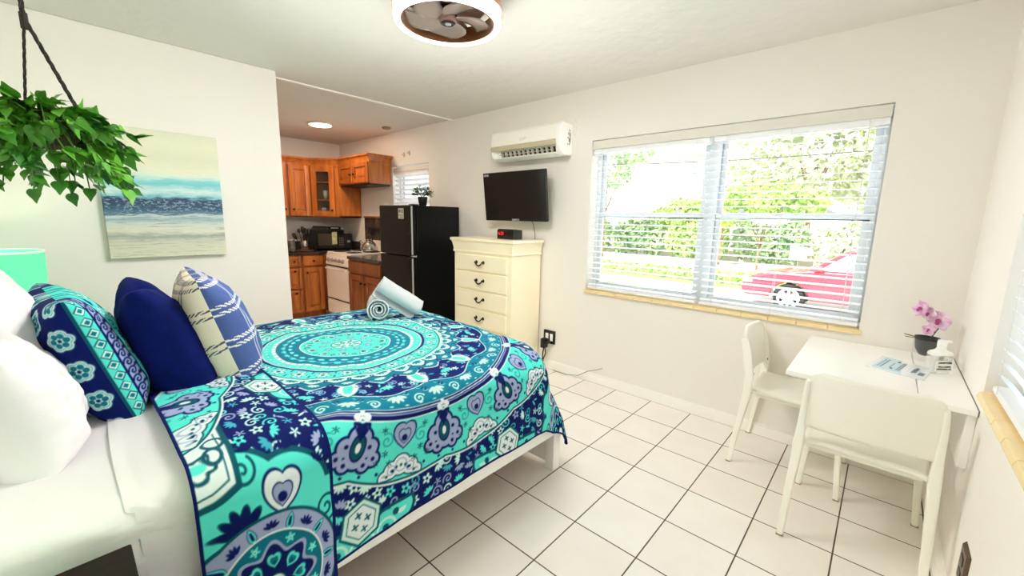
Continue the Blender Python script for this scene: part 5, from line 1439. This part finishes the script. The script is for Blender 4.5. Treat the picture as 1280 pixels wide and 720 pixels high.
# second outlet on the right wall
t=thing('wall_outlet','brown metal outlet plate low on the wall beside the table','outlet',(-3.62,YR,.95))
m=MB(); m.hexa([(-3.80,YR+.0,.70),(-3.45,YR+.0,.70),(-3.48,YR+.035,.73),(-3.77,YR+.035,.73),(-3.80,YR,1.15),(-3.45,YR,1.15),(-3.48,YR+.035,1.12),(-3.77,YR+.035,1.12)]); m.build('cover_plate',mat('outlet_bronze',(92,76,58),.3,metal=.7),t,bevel=.006)
for z in (.83,1.0): MB().box(-3.69,-3.56,YR+.035,YR+.042,z-.05,z+.05).build('socket',mat('outlet_brown',(60,46,34),.4),t)

# ------------------------------------------------------------------ outside
GZ=-2.0
struct(MB().box(.7,140,-60,110,GZ-.3,GZ),'ground_street',mat('street_concrete',(206,202,194),.9,vary=(.4,(222,218,210))))
t=MB().box(36,44,-50,60,GZ,GZ+.12); tag(t.build('lawn_strip',mat('lawn_green',(136,176,84),.95,vary=(2,(176,204,110))),None,loc=(40,5,GZ)),kind='structure')
struct(MB().box(70,70.8,-60,110,GZ,GZ+1.7),'wall_garden',mat('garden_wall',(232,220,200),.8))
def foliage_obj(name,par,m,blobs,n,lsz,seed):
    r=np.random.default_rng(seed); vs=[];k=0
    tot=sum(b[3]*b[4] for b in blobs); 
    V=[];
    for cx,cy,cz,rx,rz in blobs:
        q=int(n*rx*rz/tot); 
        d=r.normal(size=(q,3)); d/=np.linalg.norm(d,axis=1)[:,None]; rad=r.uniform(.55,1,size=(q,1))**.6
        c=np.array((cx,cy,cz))+d*rad*np.array((rx,rx,rz))
        a=r.normal(size=(q,3)); a/=np.linalg.norm(a,axis=1)[:,None]; b=np.cross(a,d+r.normal(size=(q,3))*.6); b/=np.linalg.norm(b,axis=1)[:,None]
        l=lsz*r.uniform(.6,1.3,size=(q,1))
        V.append(np.stack([c-a*l,c+b*l*.5,c+a*l,c-b*l*.5],1))
    V=np.concatenate(V); org=np.array(rootloc(par)); co=((V.reshape(-1,3)-org)*S).astype(np.float32)
    me=bpy.data.meshes.new(name); nq=len(V)
    me.vertices.add(nq*4); me.vertices.foreach_set('co',co.ravel()); me.loops.add(nq*4); me.loops.foreach_set('vertex_index',np.arange(nq*4,dtype=np.int32))
    me.polygons.add(nq); me.polygons.foreach_set('loop_start',np.arange(nq,dtype=np.int32)*4); me.update(calc_edges=True); me.materials.append(m)
    o=bpy.data.objects.new(name,me); COL.objects.link(o); o.parent=par; return o
bark=mat('bark_brown',(150,122,92),.9)
gA=mat('leaf_pale',(196,206,164),.8,vary=(1.2,(226,228,200))); gB=mat('leaf_green',(150,188,96),.8,vary=(1.5,(196,214,124))); gC=mat('leaf_yellow',(214,206,60),.8,vary=(2,(236,226,96))); gD=mat('leaf_dark',(132,164,112),.8,vary=(1.2,(178,198,146)))
def tree(label,x,y,h,m,blobs,n,lsz,seed,trunk=.35,group=None,name='tree'):
    t=thing(name,label,'tree' if name=='tree' else 'shrub',(x,y,GZ),group)
    tr=MB(); tr.tube([(x,y,GZ),(x+.3,y+.1,GZ+h*.35),(x+.1,y-.2,GZ+h*.7)],[trunk,trunk*.8,trunk*.5],8)
    for k in range(4):
        a=k*1.57+seed; tr.tube([(x+.2,y,GZ+h*.4),(x+h*.14*math.cos(a),y+h*.14*math.sin(a),GZ+h*.75)],[trunk*.5,trunk*.2],6)
    tr.build('trunk',bark,t,smooth=True)
    foliage_obj('crown',t,m,[(x+a,y+b,GZ+c,r,rz) for a,b,c,r,rz in blobs],n,lsz,seed); return t
tree('large pale leafy tree beyond the red car, under the yellow foliage',80,8,26,gA,[(0,0,18,9,8),(0,-10,16,8,8),(0,10,15,7,7),(2,-16,18,7,8),(0,3,26,8,6),(0,-8,26,8,6),(0,-18,28,7,6)],9000,.75,1,.6)
tree('thin airy tree beyond the window part nearest the air conditioner',58,36,20,gD,[(0,0,16,5,4),(0,6,18,4,3.5),(0,-5,19,4,3)],1500,.5,2,.3)
tree('yellow-green tree behind the middle of the large window',75,29,17,gB,[(0,-1,8.5,4,3),(0,-6,8,5,3.6),(0,3,7.2,3,2.4)],2600,.55,3,.35)
tree('yellow leafy tree top seen high in the corner of the large window',48,-5.5,28,gC,[(0,0,24,4.2,4),(0,-4,23,3.5,4)],1800,.5,4,.3)
tree('bright yellow shrub beside the window mullion',60.5,16.5,9,gC,[(0,0,8,2.2,2.2)],700,.45,5,.2,name='shrub')
tree('small tree with bare forked trunk behind the red car',46,8.2,9,gB,[(0,0,9.4,4.2,2.2),(0,3.4,8.4,3,2),(0,-3.4,8.8,3,2)],2600,.4,6,.16)
for i,(y,m,lb) in enumerate(((44,gD,'dark green hedge behind the street, seen low through the window part nearest the dresser'),(33,gD,'rounded green hedge behind the street, in front of the thin airy tree'),(22,gB,'yellow-green hedge behind the street, beside the window mullion'),(11,gD,'green hedge behind the street, behind the small forked tree'),(0,gA,'pale hedge behind the street, above the red car hood'),(-10,gA,'pale hedge behind the street, above the red car window'))):
    t=thing('hedge',lb,'hedge',(68,y,GZ),'hedges across the street')
    foliage_obj('foliage',t,m,[(66,y+dy,GZ+3.6+.4*math.sin(y+dy),2.0,3.4) for dy in (-3.4,-1.1,1.1,3.4)],2600,.45,20+i)
    s_=MB(); 
    for k in range(5): s_.tube([(66,y-4+2*k,GZ),(66.2,y-4.2+2.1*k,GZ+3)],.1,5)
    s_.build('stem',bark,t)
t=tag(thing('lawn_plants','low yellow-green ground cover on the strip behind the red car','plants',(40,6,GZ)),kind='stuff')
foliage_obj('foliage',t,gB,[(40,y,GZ+.5,2.6,.8) for y in range(-8,26,3)],4200,.3,40)
# spiky palm-like plant near the window
t=thing('palm_plant','spiky green palm plant outside the window, next to the air conditioner end','plant',(20,13.2,GZ))
m=MB(); r_=np.random.default_rng(9)
for k in range(46):
    a=r_.uniform(0,6.28); el=r_.uniform(.15,1.3); L_=r_.uniform(2.0,3.4); p0=Vector((20,13.4,GZ+.9)); pts=[];d=Vector((math.cos(a)*math.cos(el),math.sin(a)*math.cos(el),math.sin(el)))
    for i in range(6): pts.append(p0+d*L_*i/5+Vector((0,0,-.35*(i/5)**2*L_)))
    m.tube(pts,[.05,.07,.06,.045,.03,.008],4)
m.build('fronds',gD,t); MB().tube([(20,13.4,GZ),(20,13.4,GZ+1)],[.3,.22],8).build('trunk',bark,t)
# house, sign, cable
t=thing('house','pale house with a grey window seen high through the window blind','house',(86,31,GZ))
MB().box(86,102,23,46,GZ,GZ+21).build('wall',mat('house_wall',(236,230,220),.8),t)
MB().prism([(21.5,GZ+21),(47.5,GZ+21),(34,GZ+27)],'x',85,103).build('roof',mat('house_roof',(206,196,186),.8),t)
f=MB().box(85.85,86,28.6,34.0,GZ+15.4,GZ+19.2).build('window',mat('house_window_frame',(240,240,238),.6),t); MB().box(85.8,85.86,28.9,33.7,GZ+15.7,GZ+18.9).build('pane',mat('house_glass',(138,158,166),.2),f)
t=thing('sign_post','white square sign on a post by the garden wall','sign',(62,6.2,GZ))
MB().box(61.9,62,5.3,7.4,GZ+1.4,GZ+3.4).build('board',mat('sign_white',(240,240,238),.6),t,bevel=.03); MB().tube([(62.05,6.3,GZ),(62.05,6.3,GZ+3)],.08,6).build('post',mat('sign_post_grey',(120,120,120),.6),t)
m=MB(); m.tube([(40,30-55*k/12,GZ+13.2+.9*(k/12-.5)**2*4) for k in range(13)],.06,5); tag(m.build('power_cable',mat('cable_dark',(70,72,70),.7),None,loc=(40,2,11)),'dark overhead cable crossing the trees outside','cable')
# red car (side on, nose towards the left end of the street)
t=thing('car','red car parked on the street, partly seen through the blind','car',(29.5,-2,GZ))
prof=[(5.2,1.15),(5.35,1.6),(5.2,2.1),(4.6,2.55),(2.6,3.0),(1.2,3.2),(0.9,3.25),(-7.2,3.25),(-8.8,3.1),(-9.1,2.4),(-9.0,1.2),(-7.7,1.0)]
def arch(c): return [(c-1.25*math.cos(PI*k/10),1.0+1.25*math.sin(PI*k/10)) for k in range(11)]
W0=2.05; WR=-6.4
poly=[(-9.0,1.0)]+arch(WR)+arch(W0)+[(5.0,1.0)]+prof[:-1]
xc0,xc1=26.9,32.3
m=MB(); ring=[]
ins=[(0,.0,0),(.0,.12,0)]
m.prism([(a,GZ+b) for a,b in poly],'x',xc0,xc1)
red=mat('car_red',(206,48,72),.25,coat=.6,spec=.6)
m.build('body',red,t,bevel=.14,seg=3)
cab=[(1.1,3.2),(-1.0,4.75),(-1.9,4.95),(-5.6,4.95),(-7.4,3.3)]
m=MB(); m.prism([(a,GZ+b) for a,b in cab],'x',xc0+.35,xc1-.35); m.build('cabin',red,t,bevel=.12,seg=3)
m=MB(); m.prism([(a,GZ+b) for a,b in ((.45,3.3),(-1.15,4.55),(-3.2,4.7),(-3.2,3.3))],'x',xc0+.30,xc0+.36); m.prism([(a,GZ+b) for a,b in ((-3.45,3.3),(-3.45,4.7),(-5.4,4.7),(-6.6,3.35))],'x',xc0+.30,xc0+.36); m.build('side_window',mat('car_glass',(186,214,222),.1),t)
m=MB(); m.box(xc0-.3,xc0+.1,.1,.7,GZ+3.25,GZ+3.65); m.build('mirror',red,t,bevel=.08)
m=MB(); m.box(xc0-.02,xc0+.1,4.55,5.25,GZ+2.0,GZ+2.35); m.build('headlight',mat('car_lamp',(236,236,230),.15),t,bevel=.05)
m=MB(); m.box(xc0-.015,xc0+.05,-2.0,-1.6,GZ+2.75,GZ+2.85); m.build('door_handle',silver_m,t,bevel=.02)
for wy in (W0,WR):
    for wx in (xc0+.35,xc1-.35):
        w=MB().lathe([(.55,-.33),(1.0,-.33),(1.06,-.2),(1.06,.2),(1.0,.33),(.55,.33)],(wx,wy,GZ+1.06),30,axis='x',closed=True).build('wheel',black_m,t,smooth=False)
        m=MB(); m.lathe([(0,-.34),(.2,-.34),(.2,.3),(0,.3)],(wx,wy,GZ+1.06),16,axis='x'); m.lathe([(.6,-.36),(.74,-.36),(.74,.3),(.6,.3)],(wx,wy,GZ+1.06),28,axis='x',closed=True)
        for k in range(8):
            a=2*PI*k/8; c,s_=math.cos(a),math.sin(a); o=Vector((wx,wy,GZ+1.06)); d=Vector((0,c,s_)); q=Vector((0,-s_,c))*.11
            m.hexa([o+Vector((-.34,0,0))+d*.15-q,o+Vector((.1,0,0))+d*.15-q,o+Vector((.1,0,0))+d*.15+q,o+Vector((-.34,0,0))+d*.15+q,o+Vector((-.34,0,0))+d*.65-q*.7,o+Vector((.1,0,0))+d*.65-q*.7,o+Vector((.1,0,0))+d*.65+q*.7,o+Vector((-.34,0,0))+d*.65+q*.7])
        m.build('rim',mat('wheel_rim',(226,226,228),.3,metal=.3),w)

# ------------------------------------------------------------------ light
w=bpy.data.worlds.new('World'); scn.world=w; w.use_nodes=True
bg=w.node_tree.nodes['Background']; bg.inputs['Color'].default_value=(.86,.93,1.0,1); bg.inputs['Strength'].default_value=2.6
sun=bpy.data.lights.new('sun','SUN'); sun.energy=13.0; sun.angle=math.radians(2); sun.color=(1,.96,.88)
so=bpy.data.objects.new('sun',sun); COL.objects.link(so)
so.rotation_euler=Vector((.6,-.16,-.75)).to_track_quat('-Z','Y').to_euler()
# ------------------------------------------------------------------ camera
cam=bpy.data.cameras.new('camera'); cam.sensor_width=36; cam.sensor_fit='HORIZONTAL'; cam.lens=36*514.669/1280; cam.clip_start=.02; cam.clip_end=300
co=bpy.data.objects.new('camera',cam); COL.objects.link(co)
yaw,pit,rol=.735072509,.166345838,.019500923
cy_,sy_=math.cos(yaw),math.sin(yaw); cp,sp=math.cos(pit),math.sin(pit)
fw=Vector((cy_*cp,sy_*cp,-sp)); rt=Vector((sy_,-cy_,0)); up=rt.cross(fw)
rt2=rt*math.cos(rol)+up*math.sin(rol); up2=-rt*math.sin(rol)+up*math.cos(rol)
M=Matrix(((rt2.x,up2.x,-fw.x,-9.90440437*S),(rt2.y,up2.y,-fw.y,-3.02997698*S),(rt2.z,up2.z,-fw.z,4.58470524*S),(0,0,0,1)))
co.matrix_world=M
scn.camera=co
vs_=scn.view_settings; vs_.view_transform='Standard'; vs_.look='None'; vs_.gamma=1; vs_.use_curve_mapping=False; vs_.exposure=0.0
scn.display_settings.display_device='sRGB'
cyc=scn.cycles
cyc.max_bounces=12; cyc.diffuse_bounces=8; cyc.transparent_max_bounces=24; cyc.transmission_bounces=8
cyc.sample_clamp_indirect=6; cyc.sample_clamp_direct=5; cyc.caustics_reflective=False; cyc.caustics_refractive=False
try:
    cyc.use_denoising=True; cyc.denoiser='OPENIMAGEDENOISE'
except Exception: pass
